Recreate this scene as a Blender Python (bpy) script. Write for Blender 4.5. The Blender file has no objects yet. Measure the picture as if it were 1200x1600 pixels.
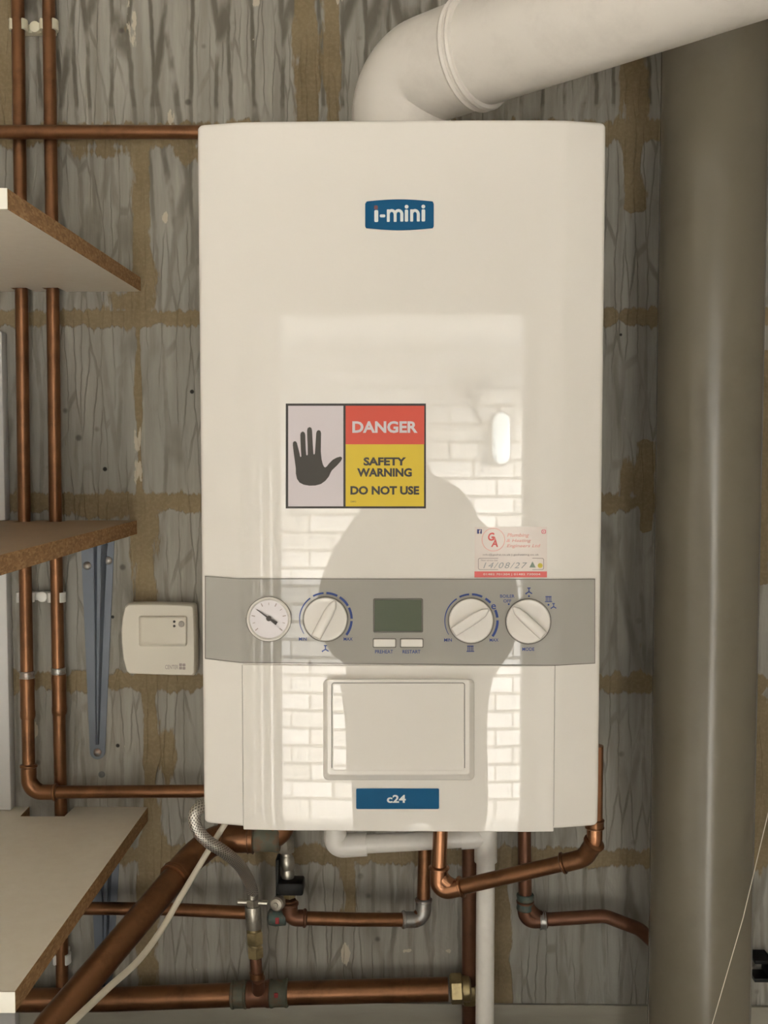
import bpy, bmesh, math, random
from mathutils import Vector, Matrix
from mathutils.geometry import tessellate_polygon
random.seed(7)
SC = bpy.context.scene
COL = SC.collection
PI = math.pi

# ------------------------------------------------------------------ camera
FPX = 1650.0                       # focal length in pixels of the 1200 x 1600 frame
CAM = Vector((0.0, -1.305, 1.68))
YAW, PITCH = math.radians(1.04), math.radians(-3.2)
cam_d = bpy.data.cameras.new('camera'); cam = bpy.data.objects.new('camera', cam_d)
COL.objects.link(cam)
cam_d.sensor_fit = 'VERTICAL'; cam_d.sensor_height = 36.0; cam_d.sensor_width = 27.0
cam_d.lens = FPX / 1600 * 36.0
cam_d.clip_start = 0.01
cam.location = CAM
cam.rotation_euler = (PI/2 + PITCH, 0, YAW)
SC.camera = cam
RM = cam.rotation_euler.to_matrix()

# ------------------------------------------------------------------ world, sun, exposure
W = bpy.data.worlds.new('world'); SC.world = W; W.use_nodes = True
bg = W.node_tree.nodes['Background']
bg.inputs[0].default_value = (0.80, 0.88, 1.0, 1); bg.inputs[1].default_value = 3.0
sun_d = bpy.data.lights.new('sun', 'SUN'); sun = bpy.data.objects.new('sun', sun_d); COL.objects.link(sun)
sun_d.energy = 23.0; sun_d.angle = math.radians(22); sun_d.color = (1.0, 0.965, 0.92)
sun.rotation_euler = Vector((-0.72, -0.60, -0.33)).to_track_quat('-Z', 'Y').to_euler()
vs = SC.view_settings
vs.view_transform = 'Standard'; vs.look = 'None'; vs.exposure = 1.56; vs.gamma = 1.0
vs.use_curve_mapping = False
SC.cycles.use_denoising = True
SC.cycles.max_bounces = 10; SC.cycles.diffuse_bounces = 6; SC.cycles.glossy_bounces = 4
SC.cycles.sample_clamp_indirect = 6.0

# ------------------------------------------------------------------ pixel -> place
def ray(px, py):
    return RM @ Vector(((px-600)/FPX, (800-py)/FPX, -1.0))
def P(px, py, Y):                  # the point of the vertical plane y = Y seen at that pixel
    d = ray(px, py); return CAM + d*((Y-CAM.y)/d.y)
def PZ(px, py, Z):                 # the point of the horizontal plane z = Z
    d = ray(px, py); return CAM + d*((Z-CAM.z)/d.z)
def S(px, Y):                      # length of px pixels at plane y = Y
    return px*(Y-CAM.y)/FPX

# ------------------------------------------------------------------ materials
def nt(name):
    m = bpy.data.materials.new(name); m.use_nodes = True
    return m, m.node_tree.nodes, m.node_tree.links, m.node_tree.nodes['Principled BSDF']
def plain(name, col, rough=0.5, metal=0.0, vary=0.08, scale=40.0, bump=0.0, stretch=(1,1,1), spec=0.5, dirt=None, dirt_amt=0.0, dirt_scale=12.0):
    m, n, l, b = nt(name)
    tc = n.new('ShaderNodeTexCoord'); mp = n.new('ShaderNodeMapping'); l.new(tc.outputs['Object'], mp.inputs[0])
    mp.inputs['Scale'].default_value = stretch
    nz = n.new('ShaderNodeTexNoise'); nz.inputs['Scale'].default_value = scale; nz.inputs['Detail'].default_value = 5
    l.new(mp.outputs[0], nz.inputs[0])
    mx = n.new('ShaderNodeMix'); mx.data_type = 'RGBA'
    c = Vector(col)
    mx.inputs[6].default_value = (*(c*(1-vary)), 1); mx.inputs[7].default_value = (*[min(1, v*(1+vary)) for v in c], 1)
    l.new(nz.outputs[0], mx.inputs[0])
    out = mx.outputs[2]
    if dirt:
        n2 = n.new('ShaderNodeTexNoise'); n2.inputs['Scale'].default_value = dirt_scale; n2.inputs['Detail'].default_value = 8
        n2.inputs['Roughness'].default_value = 0.7
        l.new(mp.outputs[0], n2.inputs[0])
        rp = n.new('ShaderNodeValToRGB'); rp.color_ramp.elements[0].position = 0.48; rp.color_ramp.elements[1].position = 0.66
        l.new(n2.outputs[0], rp.inputs[0])
        ml = n.new('ShaderNodeMath'); ml.operation = 'MULTIPLY'; ml.inputs[1].default_value = dirt_amt
        l.new(rp.outputs[0], ml.inputs[0])
        m2 = n.new('ShaderNodeMix'); m2.data_type = 'RGBA'
        l.new(ml.outputs[0], m2.inputs[0]); l.new(out, m2.inputs[6]); m2.inputs[7].default_value = (*dirt, 1)
        out = m2.outputs[2]
    l.new(out, b.inputs['Base Color'])
    b.inputs['Roughness'].default_value = rough; b.inputs['Metallic'].default_value = metal
    b.inputs['Specular IOR Level'].default_value = spec
    if bump:
        bp = n.new('ShaderNodeBump'); bp.inputs['Strength'].default_value = bump; bp.inputs['Distance'].default_value = 0.002
        l.new(nz.outputs[0], bp.inputs['Height']); l.new(bp.outputs[0], b.inputs['Normal'])
    return m

M = {}
M['white'] = plain('white_gloss_plastic', (0.785, 0.75, 0.70), 0.004, vary=0.01, scale=6, spec=0.39)
M['white2'] = plain('white_satin_plastic', (0.785, 0.75, 0.70), 0.18, vary=0.01, scale=6, spec=0.4)
M['grey'] = plain('grey_control_plastic', (0.40, 0.385, 0.35), 0.008, vary=0.01, scale=6, spec=0.36)
M['gap'] = plain('panel_gap_shadow_line', (0.16, 0.15, 0.13), 0.6)
M['flue'] = plain('white_flue_plastic', (0.74, 0.70, 0.65), 0.28, vary=0.02, scale=10, dirt=(0.35, 0.31, 0.27), dirt_amt=0.16, dirt_scale=16)
M['waste'] = plain('white_waste_plastic', (0.80, 0.77, 0.72), 0.3, vary=0.02, dirt=(0.3, 0.27, 0.22), dirt_amt=0.12, dirt_scale=30)
M['soil'] = plain('grey_soil_pipe_plastic', (0.165, 0.146, 0.108), 0.24, vary=0.05, scale=9, dirt=(0.12, 0.105, 0.075), dirt_amt=0.35, dirt_scale=7)
M['copper'] = plain('tarnished_copper', (0.215, 0.100, 0.047), 0.36, 0.78, vary=0.22, scale=14, stretch=(1, 1, 1), dirt=(0.11, 0.05, 0.024), dirt_amt=0.7, dirt_scale=22)
M['copperdark'] = plain('dark_tarnished_copper', (0.17, 0.075, 0.042), 0.45, 0.6, vary=0.25, scale=20, dirt=(0.07, 0.036, 0.022), dirt_amt=0.7, dirt_scale=25)
M['copperbright'] = plain('bright_copper', (0.44, 0.215, 0.115), 0.27, 0.9, vary=0.15, scale=20, dirt=(0.35, 0.14, 0.06), dirt_amt=0.5, dirt_scale=30)
M['verdigris'] = plain('verdigris_copper', (0.12, 0.125, 0.09), 0.7, 0.2, vary=0.4, scale=60, dirt=(0.17, 0.085, 0.045), dirt_amt=0.9, dirt_scale=60)
M['teal'] = plain('teal_verdigris', (0.075, 0.11, 0.095), 0.75, 0.1, vary=0.3, scale=70, dirt=(0.22, 0.16, 0.11), dirt_amt=0.7, dirt_scale=90)
M['solder'] = plain('dull_solder', (0.34, 0.33, 0.31), 0.36, 0.75, vary=0.2, scale=90, dirt=(0.22, 0.10, 0.05), dirt_amt=0.8, dirt_scale=60)
M['brass'] = plain('aged_brass', (0.42, 0.34, 0.18), 0.38, 0.8, vary=0.25, scale=50, dirt=(0.18, 0.14, 0.07), dirt_amt=0.6, dirt_scale=60)
M['nickel'] = plain('dull_nickel', (0.45, 0.42, 0.36), 0.33, 0.85, vary=0.2, scale=50, dirt=(0.20, 0.18, 0.14), dirt_amt=0.6, dirt_scale=50)
M['steel'] = plain('braided_steel', (0.60, 0.57, 0.52), 0.3, 0.95, vary=0.3, scale=200)
M['black'] = plain('black_plastic', (0.005, 0.005, 0.005), 0.5, spec=0.25)
M['bracket'] = plain('blue_grey_steel', (0.14, 0.16, 0.195), 0.40, 0.25, vary=0.08, scale=25)
M['clip'] = plain('white_clip_plastic', (0.75, 0.74, 0.70), 0.4)
M['clipdirt'] = plain('yellowed_clip_plastic', (0.68, 0.64, 0.50), 0.45, vary=0.1)
M['cream'] = plain('cream_cable_plastic', (0.72, 0.66, 0.54), 0.45)
M['thermo'] = plain('off_white_thermostat_plastic', (0.70, 0.655, 0.56), 0.4, vary=0.01)
M['blue'] = plain('badge_blue', (0.0, 0.085, 0.21), 0.5, spec=0.2, vary=0.03)
M['blue_print'] = plain('blue_print', (0.02, 0.055, 0.25), 0.5)
M['badge_white'] = plain('badge_lettering_white', (0.72, 0.76, 0.76), 0.4)
M['badge_red'] = plain('badge_dull_red', (0.18, 0.07, 0.08), 0.4)
M['st_black'] = plain('sticker_black', (0.035, 0.028, 0.024), 0.5)
M['st_hand'] = plain('sticker_charcoal', (0.045, 0.038, 0.03), 0.5)
M['st_white'] = plain('sticker_lilac_white', (0.66, 0.60, 0.63), 0.45, vary=0.01)
M['st_red'] = plain('sticker_red', (0.66, 0.07, 0.035), 0.45, vary=0.01)
M['st_yellow'] = plain('sticker_yellow', (0.72, 0.52, 0.02), 0.45, vary=0.01)
M['sv_paper'] = plain('service_sticker_paper', (0.76, 0.68, 0.63), 0.2, vary=0.01)
M['sv_red'] = plain('service_sticker_red', (0.72, 0.13, 0.12), 0.4, vary=0.05)
M['sv_pink'] = plain('service_sticker_pink', (0.80, 0.40, 0.35), 0.4)
M['sv_grey'] = plain('service_sticker_grey', (0.36, 0.30, 0.28), 0.5)
M['sv_pen'] = plain('pen_ink', (0.33, 0.34, 0.34), 0.5)
M['sv_navy'] = plain('icon_navy', (0.06, 0.07, 0.22), 0.5)
M['sv_magenta'] = plain('icon_pink_red', (0.65, 0.18, 0.22), 0.5)
M['sv_yellow'] = plain('icon_yellow', (0.75, 0.62, 0.10), 0.5)
M['sv_green'] = plain('icon_grey_green', (0.28, 0.34, 0.27), 0.5)
M['lcd'] = plain('lcd_grey_green', (0.125, 0.145, 0.105), 0.15, vary=0.02)
M['dark'] = plain('dark_plastic', (0.05, 0.045, 0.04), 0.5)
M['dial'] = plain('dial_white', (0.72, 0.68, 0.70), 0.25, vary=0.02)
M['hole'] = plain('drilled_hole_dark', (0.02, 0.018, 0.015), 0.9)
M['redpaint'] = plain('red_mark', (0.30, 0.025, 0.03), 0.6)
M['rawplug'] = plain('grey_wall_plug', (0.16, 0.16, 0.16), 0.7)
M['batten'] = plain('white_painted_timber', (0.62, 0.61, 0.60), 0.55, vary=0.05, scale=20, stretch=(4, 4, .4))
M['edgewhite'] = plain('white_edging_strip', (0.80, 0.77, 0.68), 0.4, vary=0.02)
M['plaster'] = plain('painted_plaster', (0.72, 0.695, 0.65), 0.8, vary=0.08, scale=6)
M['floor'] = plain('grey_concrete_floor', (0.42, 0.40, 0.36), 0.8, vary=0.15, scale=12)
M['paving'] = plain('pale_concrete_paving', (0.55, 0.535, 0.50), 0.85, vary=0.12, scale=10)
M['frame'] = plain('white_painted_frame', (0.80, 0.785, 0.75), 0.3, vary=0.02)
M['lampglass'] = plain('opal_diffuser', (0.85, 0.90, 0.90), 0.25)
_b = M['lampglass'].node_tree.nodes['Principled BSDF']; _b.inputs['Emission Color'].default_value = (.86, 1, 1, 1); _b.inputs['Emission Strength'].default_value = 1.8
M['jbox'] = plain('grey_junction_box', (0.07, 0.07, 0.085), 0.5)
M['coat'] = plain('dark_navy_cloth', (0.035, 0.036, 0.042), 0.9, vary=0.2, scale=80)
M['skin'] = plain('skin', (0.42, 0.25, 0.17), 0.5, vary=0.05)
M['hair'] = plain('brown_hair', (0.05, 0.03, 0.018), 0.6, vary=0.3, scale=120, stretch=(1, 1, .1))

def lami():                        # speckled pale laminate
    m, n, l, b = nt('pale_speckled_laminate')
    tc = n.new('ShaderNodeTexCoord')
    nz = n.new('ShaderNodeTexNoise'); nz.inputs['Scale'].default_value = 90; nz.inputs['Detail'].default_value = 4
    n2 = n.new('ShaderNodeTexNoise'); n2.inputs['Scale'].default_value = 5; n2.inputs['Detail'].default_value = 5
    l.new(tc.outputs['Object'], nz.inputs[0]); l.new(tc.outputs['Object'], n2.inputs[0])
    mx = n.new('ShaderNodeMix'); mx.data_type = 'RGBA'; mx.inputs[6].default_value = (0.72, 0.65, 0.54, 1); mx.inputs[7].default_value = (0.80, 0.745, 0.64, 1)
    l.new(nz.outputs[0], mx.inputs[0])
    m2 = n.new('ShaderNodeMix'); m2.data_type = 'RGBA'; l.new(mx.outputs[2], m2.inputs[6]); m2.inputs[7].default_value = (0.64, 0.55, 0.43, 1)
    rp = n.new('ShaderNodeValToRGB'); rp.color_ramp.elements[0].position = 0.5; rp.color_ramp.elements[1].position = 0.75
    l.new(n2.outputs[0], rp.inputs[0])
    ml = n.new('ShaderNodeMath'); ml.operation = 'MULTIPLY'; ml.inputs[1].default_value = .5; l.new(rp.outputs[0], ml.inputs[0]); l.new(ml.outputs[0], m2.inputs[0])
    l.new(m2.outputs[2], b.inputs['Base Color']); b.inputs['Roughness'].default_value = 0.45
    return m
M['laminate'] = lami()
def chip():
    m, n, l, b = nt('raw_chipboard')
    tc = n.new('ShaderNodeTexCoord'); mp = n.new('ShaderNodeMapping'); l.new(tc.outputs['Object'], mp.inputs[0]); mp.inputs['Scale'].default_value = (1, .45, 1)
    v = n.new('ShaderNodeTexVoronoi'); v.inputs['Scale'].default_value = 480; l.new(mp.outputs[0], v.inputs[0])
    nz = n.new('ShaderNodeTexNoise'); nz.inputs['Scale'].default_value = 120; nz.inputs['Detail'].default_value = 6; l.new(mp.outputs[0], nz.inputs[0])
    rp = n.new('ShaderNodeValToRGB'); e = rp.color_ramp.elements
    e[0].position = .1; e[0].color = (.22, .115, .045, 1); e[1].position = .9; e[1].color = (.46, .285, .135, 1)
    x = e.new(.5); x.color = (.33, .18, .075, 1)
    sp = n.new('ShaderNodeSeparateColor'); l.new(v.outputs['Color'], sp.inputs[0])
    ad = n.new('ShaderNodeMath'); ad.operation = 'ADD'; l.new(sp.outputs[0], ad.inputs[0]); l.new(nz.outputs[0], ad.inputs[1])
    mu = n.new('ShaderNodeMath'); mu.operation = 'MULTIPLY'; mu.inputs[1].default_value = .5; l.new(ad.outputs[0], mu.inputs[0])
    l.new(mu.outputs[0], rp.inputs[0]); l.new(rp.outputs[0], b.inputs['Base Color'])
    b.inputs['Roughness'].default_value = .85
    bp = n.new('ShaderNodeBump'); bp.inputs['Strength'].default_value = .5; bp.inputs['Distance'].default_value = .001
    l.new(mu.outputs[0], bp.inputs['Height']); l.new(bp.outputs[0], b.inputs['Normal'])
    return m
M['chip'] = chip()
M['brownlam'] = plain('dusty_brown_shelf_face', (0.30, 0.205, 0.125), 0.6, vary=0.12, scale=30)
def marble():
    m, n, l, b = nt('pale_veined_board')
    tc = n.new('ShaderNodeTexCoord'); mp = n.new('ShaderNodeMapping'); l.new(tc.outputs['Object'], mp.inputs[0])
    mp.inputs['Rotation'].default_value = (0, .6, 0); mp.inputs['Scale'].default_value = (1, 1, 5)
    nz = n.new('ShaderNodeTexNoise'); nz.inputs['Scale'].default_value = 9; nz.inputs['Detail'].default_value = 7; nz.inputs['Distortion'].default_value = .6
    l.new(mp.outputs[0], nz.inputs[0])
    mx = n.new('ShaderNodeMix'); mx.data_type = 'RGBA'; mx.inputs[6].default_value = (.24, .22, .17, 1); mx.inputs[7].default_value = (.42, .40, .34, 1)
    l.new(nz.outputs[0], mx.inputs[0]); l.new(mx.outputs[2], b.inputs['Base Color']); b.inputs['Roughness'].default_value = .4
    return m
M['marble'] = marble()

def braid():
    m, n, l, b = nt('woven_steel_braid')
    uv = n.new('ShaderNodeUVMap')
    mp = n.new('ShaderNodeMapping'); l.new(uv.outputs[0], mp.inputs[0])
    w1 = n.new('ShaderNodeTexWave'); w1.inputs['Scale'].default_value = 42; w1.bands_direction = 'DIAGONAL'
    mp2 = n.new('ShaderNodeMapping'); l.new(uv.outputs[0], mp2.inputs[0]); mp2.inputs['Scale'].default_value = (-1, 1, 1)
    w2 = n.new('ShaderNodeTexWave'); w2.inputs['Scale'].default_value = 42; w2.bands_direction = 'DIAGONAL'
    l.new(mp.outputs[0], w1.inputs[0]); l.new(mp2.outputs[0], w2.inputs[0])
    mu = n.new('ShaderNodeMath'); mu.operation = 'MAXIMUM'; l.new(w1.outputs['Fac'], mu.inputs[0]); l.new(w2.outputs['Fac'], mu.inputs[1])
    mx = n.new('ShaderNodeMix'); mx.data_type = 'RGBA'; mx.inputs[6].default_value = (.10, .09, .08, 1); mx.inputs[7].default_value = (.85, .81, .75, 1)
    l.new(mu.outputs[0], mx.inputs[0]); l.new(mx.outputs[2], b.inputs['Base Color'])
    b.inputs['Metallic'].default_value = .9; b.inputs['Roughness'].default_value = .35
    bp = n.new('ShaderNodeBump'); bp.inputs['Strength'].default_value = .6; bp.inputs['Distance'].default_value = .0006
    l.new(mu.outputs[0], bp.inputs['Height']); l.new(bp.outputs[0], b.inputs['Normal'])
    return m
M['braid'] = braid()

def brickwall():
    m, n, l, b = nt('white_painted_brick')
    tc = n.new('ShaderNodeTexCoord'); mp = n.new('ShaderNodeMapping'); l.new(tc.outputs['Object'], mp.inputs[0])
    mp.inputs['Rotation'].default_value = (PI/2, 0, 0)
    br = n.new('ShaderNodeTexBrick'); l.new(mp.outputs[0], br.inputs[0])
    br.inputs['Scale'].default_value = 1; br.inputs['Brick Width'].default_value = .225; br.inputs['Row Height'].default_value = .075
    br.inputs['Mortar Size'].default_value = .0075; br.inputs['Mortar Smooth'].default_value = .1
    br.inputs['Color1'].default_value = (.88, .86, .82, 1); br.inputs['Color2'].default_value = (.66, .63, .57, 1); br.inputs['Mortar'].default_value = (.32, .30, .26, 1)
    nz = n.new('ShaderNodeTexNoise'); nz.inputs['Scale'].default_value = 9; nz.inputs['Detail'].default_value = 6; l.new(tc.outputs['Object'], nz.inputs[0])
    mx = n.new('ShaderNodeMix'); mx.data_type = 'RGBA'; mx.blend_type = 'MULTIPLY'; mx.inputs[0].default_value = .25
    l.new(br.outputs['Color'], mx.inputs[6]); l.new(nz.outputs[0], mx.inputs[7]); l.new(mx.outputs[2], b.inputs['Base Color'])
    b.inputs['Roughness'].default_value = .8
    bp = n.new('ShaderNodeBump'); bp.inputs['Strength'].default_value = .6; bp.inputs['Distance'].default_value = .004; bp.invert = True
    l.new(br.outputs['Fac'], bp.inputs['Height']); l.new(bp.outputs[0], b.inputs['Normal'])
    return m
M['brick'] = brickwall()

def blockwall():
    m, n, l, b = nt('combed_concrete_blockwork')
    tc = n.new('ShaderNodeTexCoord'); ob = tc.outputs['Object']
    def mapn(s, loc=(0, 0, 0)):
        mp = n.new('ShaderNodeMapping'); mp.inputs['Scale'].default_value = s; mp.inputs['Location'].default_value = loc; l.new(ob, mp.inputs[0]); return mp.outputs[0]
    def noi(vec, sc, det=5, rough=.55, dist=0):
        x = n.new('ShaderNodeTexNoise'); x.inputs['Scale'].default_value = sc; x.inputs['Detail'].default_value = det
        x.inputs['Roughness'].default_value = rough; x.inputs['Distortion'].default_value = dist; l.new(vec, x.inputs[0]); return x.outputs[0]
    def mth(op, a, bb=None, clamp=False):
        x = n.new('ShaderNodeMath'); x.operation = op; x.use_clamp = clamp
        for k, v in enumerate((a, bb)):
            if v is None: continue
            if isinstance(v, (int, float)): x.inputs[k].default_value = v
            else: l.new(v, x.inputs[k])
        return x.outputs[0]
    def smooth(v, a, c):
        x = n.new('ShaderNodeMapRange'); x.interpolation_type = 'SMOOTHSTEP'; l.new(v, x.inputs[0])
        x.inputs[1].default_value = a; x.inputs[2].default_value = c; return x.outputs[0]
    def mixc(f, a, c):
        x = n.new('ShaderNodeMix'); x.data_type = 'RGBA'
        if isinstance(f, (int, float)): x.inputs[0].default_value = f
        else: l.new(f, x.inputs[0])
        for k, v in ((6, a), (7, c)):
            if isinstance(v, tuple): x.inputs[k].default_value = (*v, 1)
            else: l.new(v, x.inputs[k])
        return x.outputs[2]
    streak = noi(mapn((60, 60, 5)), 1.0, 6, .65)
    big = noi(mapn((4, 4, 2.5)), 1.0, 4)
    fine = noi(mapn((1, 1, 1)), 220, 4)
    base = mixc(smooth(streak, .3, .7), (.275, .258, .222), (.385, .368, .328))
    base = mixc(mth('MULTIPLY', smooth(big, .45, .75), .45), base, (.255, .257, .238))
    pale = noi(mapn((35, 35, 4), (3.1, 0, 1.7)), 1.0, 5, .6)
    base = mixc(mth('MULTIPLY', smooth(pale, .60, .72), .55), base, (.50, .475, .40))
    # combed scratches: stretched cell borders make long strokes meeting in narrow V shapes
    warp = n.new('ShaderNodeVectorMath'); warp.operation = 'ADD'
    wn = n.new('ShaderNodeTexNoise'); wn.inputs['Scale'].default_value = 30; l.new(ob, wn.inputs[0])
    ws = n.new('ShaderNodeVectorMath'); ws.operation = 'SCALE'; ws.inputs['Scale'].default_value = .006; l.new(wn.outputs['Color'], ws.inputs[0])
    l.new(ob, warp.inputs[0]); l.new(ws.outputs[0], warp.inputs[1])
    sep = n.new('ShaderNodeSeparateXYZ'); l.new(warp.outputs[0], sep.inputs[0])
    def scratch(scx, scz, loc, w):
        cb = n.new('ShaderNodeCombineXYZ')
        l.new(mth('MULTIPLY', mth('ADD', sep.outputs[0], loc[0]), scx), cb.inputs[0]); l.new(mth('MULTIPLY', mth('ADD', sep.outputs[2], loc[2]), scz), cb.inputs[1])
        v = n.new('ShaderNodeTexVoronoi'); v.voronoi_dimensions = '2D'; v.feature = 'DISTANCE_TO_EDGE'; v.inputs['Scale'].default_value = 1; l.new(cb.outputs[0], v.inputs[0])
        return mth('SUBTRACT', 1.0, smooth(v.outputs['Distance'], w*.25, w))
    s1 = scratch(40, 4.0, (0, 0, 0), .135)
    s2 = scratch(75, 8, (2.7, 0, 5.1), .07)
    msk = smooth(noi(mapn((9, 9, 5), (7, 0, 2)), 1.0, 3), .40, .58)
    brk = smooth(noi(mapn((30, 30, 14), (1, 0, 9)), 1.0, 3), .30, .50)
    at2 = n.new('ShaderNodeAttribute'); at2.attribute_name = 'comb'
    s1m = mth('MULTIPLY', mth('MULTIPLY', mth('MULTIPLY', s1, brk), mth('ADD', mth('MULTIPLY', at2.outputs['Fac'], .45), .55)), mth('MAXIMUM', msk, at2.outputs['Fac']))
    s2m = mth('MULTIPLY', mth('MULTIPLY', s2, mth('SUBTRACT', 1.0, msk)), .55)
    dark = mth('MAXIMUM', s1m, s2m)
    base = mixc(mth('MULTIPLY', dark, .74), base, (.092, .078, .056))
    # small dark pits
    pv = n.new('ShaderNodeTexVoronoi'); pv.inputs['Scale'].default_value = 30; l.new(ob, pv.inputs[0])
    pit = mth('MULTIPLY', mth('SUBTRACT', 1.0, smooth(pv.outputs['Distance'], .06, .16)), smooth(noi(mapn((6, 6, 6), (4, 4, 4)), 1., 2), .52, .62))
    base = mixc(mth('MULTIPLY', pit, .7), base, (.07, .06, .05))
    # mortar
    at = n.new('ShaderNodeAttribute'); at.attribute_name = 'mortar'
    en = noi(mapn((70, 70, 14)), 1.0, 4, .6)
    en2 = noi(mapn((12, 12, 12)), 1.0, 3)
    mm = mth('ADD', at.outputs['Fac'], mth('ADD', mth('MULTIPLY', mth('SUBTRACT', en, .5), 1.7), mth('MULTIPLY', mth('SUBTRACT', en2, .5), .7)))
    mask = smooth(mm, .34, .50)
    mcol = mixc(noi(mapn((14, 14, 20)), 1.0, 6), (.145, .10, .048), (.32, .25, .145))
    mcol = mixc(mth('MULTIPLY', smooth(fine, .4, .7), .25), mcol, (.38, .31, .20))
    col = mixc(mth('MULTIPLY', mask, .93), base, mcol)
    # pale flakes of old paint
    fl = n.new('ShaderNodeAttribute'); fl.attribute_name = 'flake'
    fm = mth('ADD', fl.outputs['Fac'], mth('MULTIPLY', mth('SUBTRACT', noi(mapn((90, 90, 30)), 1., 4), .5), 2.2))
    col = mixc(mth('MULTIPLY', smooth(fm, .5, .6), .85), col, (.56, .50, .40))
    # drilled holes
    for (px, py, rr) in ((300, 612, 4), (164, 733, 4.2), (184, 1165, 3.8), (176, 964, 3.2), (970, 523, 2.6)):
        q = P(px, py, 0)
        d = n.new('ShaderNodeVectorMath'); d.operation = 'DISTANCE'; l.new(ob, d.inputs[0]); d.inputs[1].default_value = (q.x, 0, q.z)
        col = mixc(mth('SUBTRACT', 1.0, smooth(d.outputs['Value'], S(rr*.55, 0), S(rr*1.05, 0))), col, (.03, .028, .025))
    l.new(col, b.inputs['Base Color']); b.inputs['Roughness'].default_value = .88; b.inputs['Specular IOR Level'].default_value = .25
    h = mth('ADD', mth('ADD', mth('MULTIPLY', streak, .5), mth('MULTIPLY', dark, -.7)), mth('ADD', mth('MULTIPLY', fine, .15), mth('MULTIPLY', mask, .4)))
    bp = n.new('ShaderNodeBump'); bp.inputs['Strength'].default_value = .75; bp.inputs['Distance'].default_value = .003
    l.new(h, bp.inputs['Height']); l.new(bp.outputs[0], b.inputs['Normal'])
    return m
M['block'] = blockwall()

# ------------------------------------------------------------------ mesh helpers
class MB:
    def __init__(s): s.bm = bmesh.new(); s.uv = None
    def merge(s, o):
        me = bpy.data.meshes.new('tmp'); o.to_mesh(me); o.free(); s.bm.from_mesh(me); bpy.data.meshes.remove(me)
    def box(s, a, b, bev=0.0, seg=2):
        o = bmesh.new(); bmesh.ops.create_cube(o, size=1)
        a, b = Vector(a), Vector(b)
        for v in o.verts: v.co = Vector([min(a[k], b[k]) + (v.co[k]+.5)*abs(a[k]-b[k]) for k in range(3)])
        if bev: bmesh.ops.bevel(o, geom=o.edges[:], offset=bev, segments=seg, affect='EDGES', profile=.5)
        s.merge(o); return s
    def loft(s, loops, cap0=True, cap1=True, closed=True):
        bm = s.bm; rows = [[bm.verts.new(p) for p in L] for L in loops]
        k = len(rows[0])
        for a, b in zip(rows, rows[1:]):
            for i in range(k if closed else k-1):
                j = (i+1) % k
                bm.faces.new((a[i], a[j], b[j], b[i]))
        if cap0: bm.faces.new(rows[0][::-1])
        if cap1: bm.faces.new(rows[-1])
        return rows
    def sweep(s, pts, r, n=20, caps=True, uvs=False):
        """tube along a dense polyline; r a number or a list"""
        pts = [Vector(p) for p in pts]; N = len(pts)
        rad = r if isinstance(r, (list, tuple)) else [r]*N
        t = [(pts[min(i+1, N-1)]-pts[max(i-1, 0)]).normalized() for i in range(N)]
        u = t[0].orthogonal().normalized(); loops = []
        for i in range(N):
            u = (u - t[i]*u.dot(t[i])).normalized(); w = t[i].cross(u)
            loops.append([pts[i] + (u*math.cos(2*PI*k/n) + w*math.sin(2*PI*k/n))*rad[i] for k in range(n)])
        rows = s.loft(loops, caps, caps)
        if uvs:
            s.bm.faces.ensure_lookup_table(); L = s.bm.loops.layers.uv.verify()
            idx = {}
            acc = 0
            for i, row in enumerate(rows):
                if i: acc += (pts[i]-pts[i-1]).length
                for k, v in enumerate(row): idx[v] = (k/n, acc)
            for f in s.bm.faces:
                us = [idx[lp.vert][0] for lp in f.loops if lp.vert in idx]
                for lp in f.loops:
                    a, b = idx[lp.vert]
                    if max(us)-min(us) > .5 and a < .5: a += 1
                    lp[L].uv = (a*2*PI*rad[0]*4, b*4)
        return s
    def lathe(s, base, axis, prof, n=24, caps=True, rot=0.0, scale=(1, 1)):
        """prof = [(t, r)...] along axis from base"""
        base = Vector(base); ax = Vector(axis).normalized()
        u = ax.cross(Vector((0, 0, 1)))
        u = Vector((1, 0, 0)) if u.length < .2 else u.normalized()
        w = ax.cross(u)
        loops = [[base + ax*t + (u*math.cos(rot+2*PI*k/n)*scale[0] + w*math.sin(rot+2*PI*k/n)*scale[1])*max(r, 1e-5) for k in range(n)] for t, r in prof]
        s.loft(loops, caps, caps); return s
    def poly(s, pts, front, back=None):
        """flat polygon mapped by front(x, y); with thickness when back is given"""
        bm = s.bm
        vs_ = [bm.verts.new(front(*p)) for p in pts]
        for tri in tessellate_polygon([[Vector((p[0], p[1], 0)) for p in pts]]):
            try: bm.faces.new([vs_[i] for i in tri])
            except ValueError: pass
        return s
    def build(s, name, mat, parent=None, smooth=35, **props):
        me = bpy.data.meshes.new(name); bmesh.ops.recalc_face_normals(s.bm, faces=s.bm.faces[:])
        s.bm.to_mesh(me); s.bm.free()
        mats = mat if isinstance(mat, (list, tuple)) else [mat]
        for m_ in mats: me.materials.append(m_)
        if smooth:
            me.polygons.foreach_set('use_smooth', [True]*len(me.polygons))
            try: me.set_sharp_from_angle(angle=math.radians(smooth))
            except Exception: pass
        o = bpy.data.objects.new(name, me); COL.objects.link(o)
        if parent is not None:
            o.parent = parent
            base = BASE[parent.name]; me.transform(Matrix.Translation(-base)); BASE[o.name] = base
        else:
            BASE[o.name] = Vector((0, 0, 0))
        for k, v in props.items(): o[k] = v
        return o
BASE = {}
def thing(name, label, cat, loc, group=None):
    o = bpy.data.objects.new(name, None); COL.objects.link(o); o.location = loc; o.empty_display_size = .05
    o['label'] = label; o['category'] = cat
    if group: o['group'] = group
    BASE[o.name] = Vector(loc); return o
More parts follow.
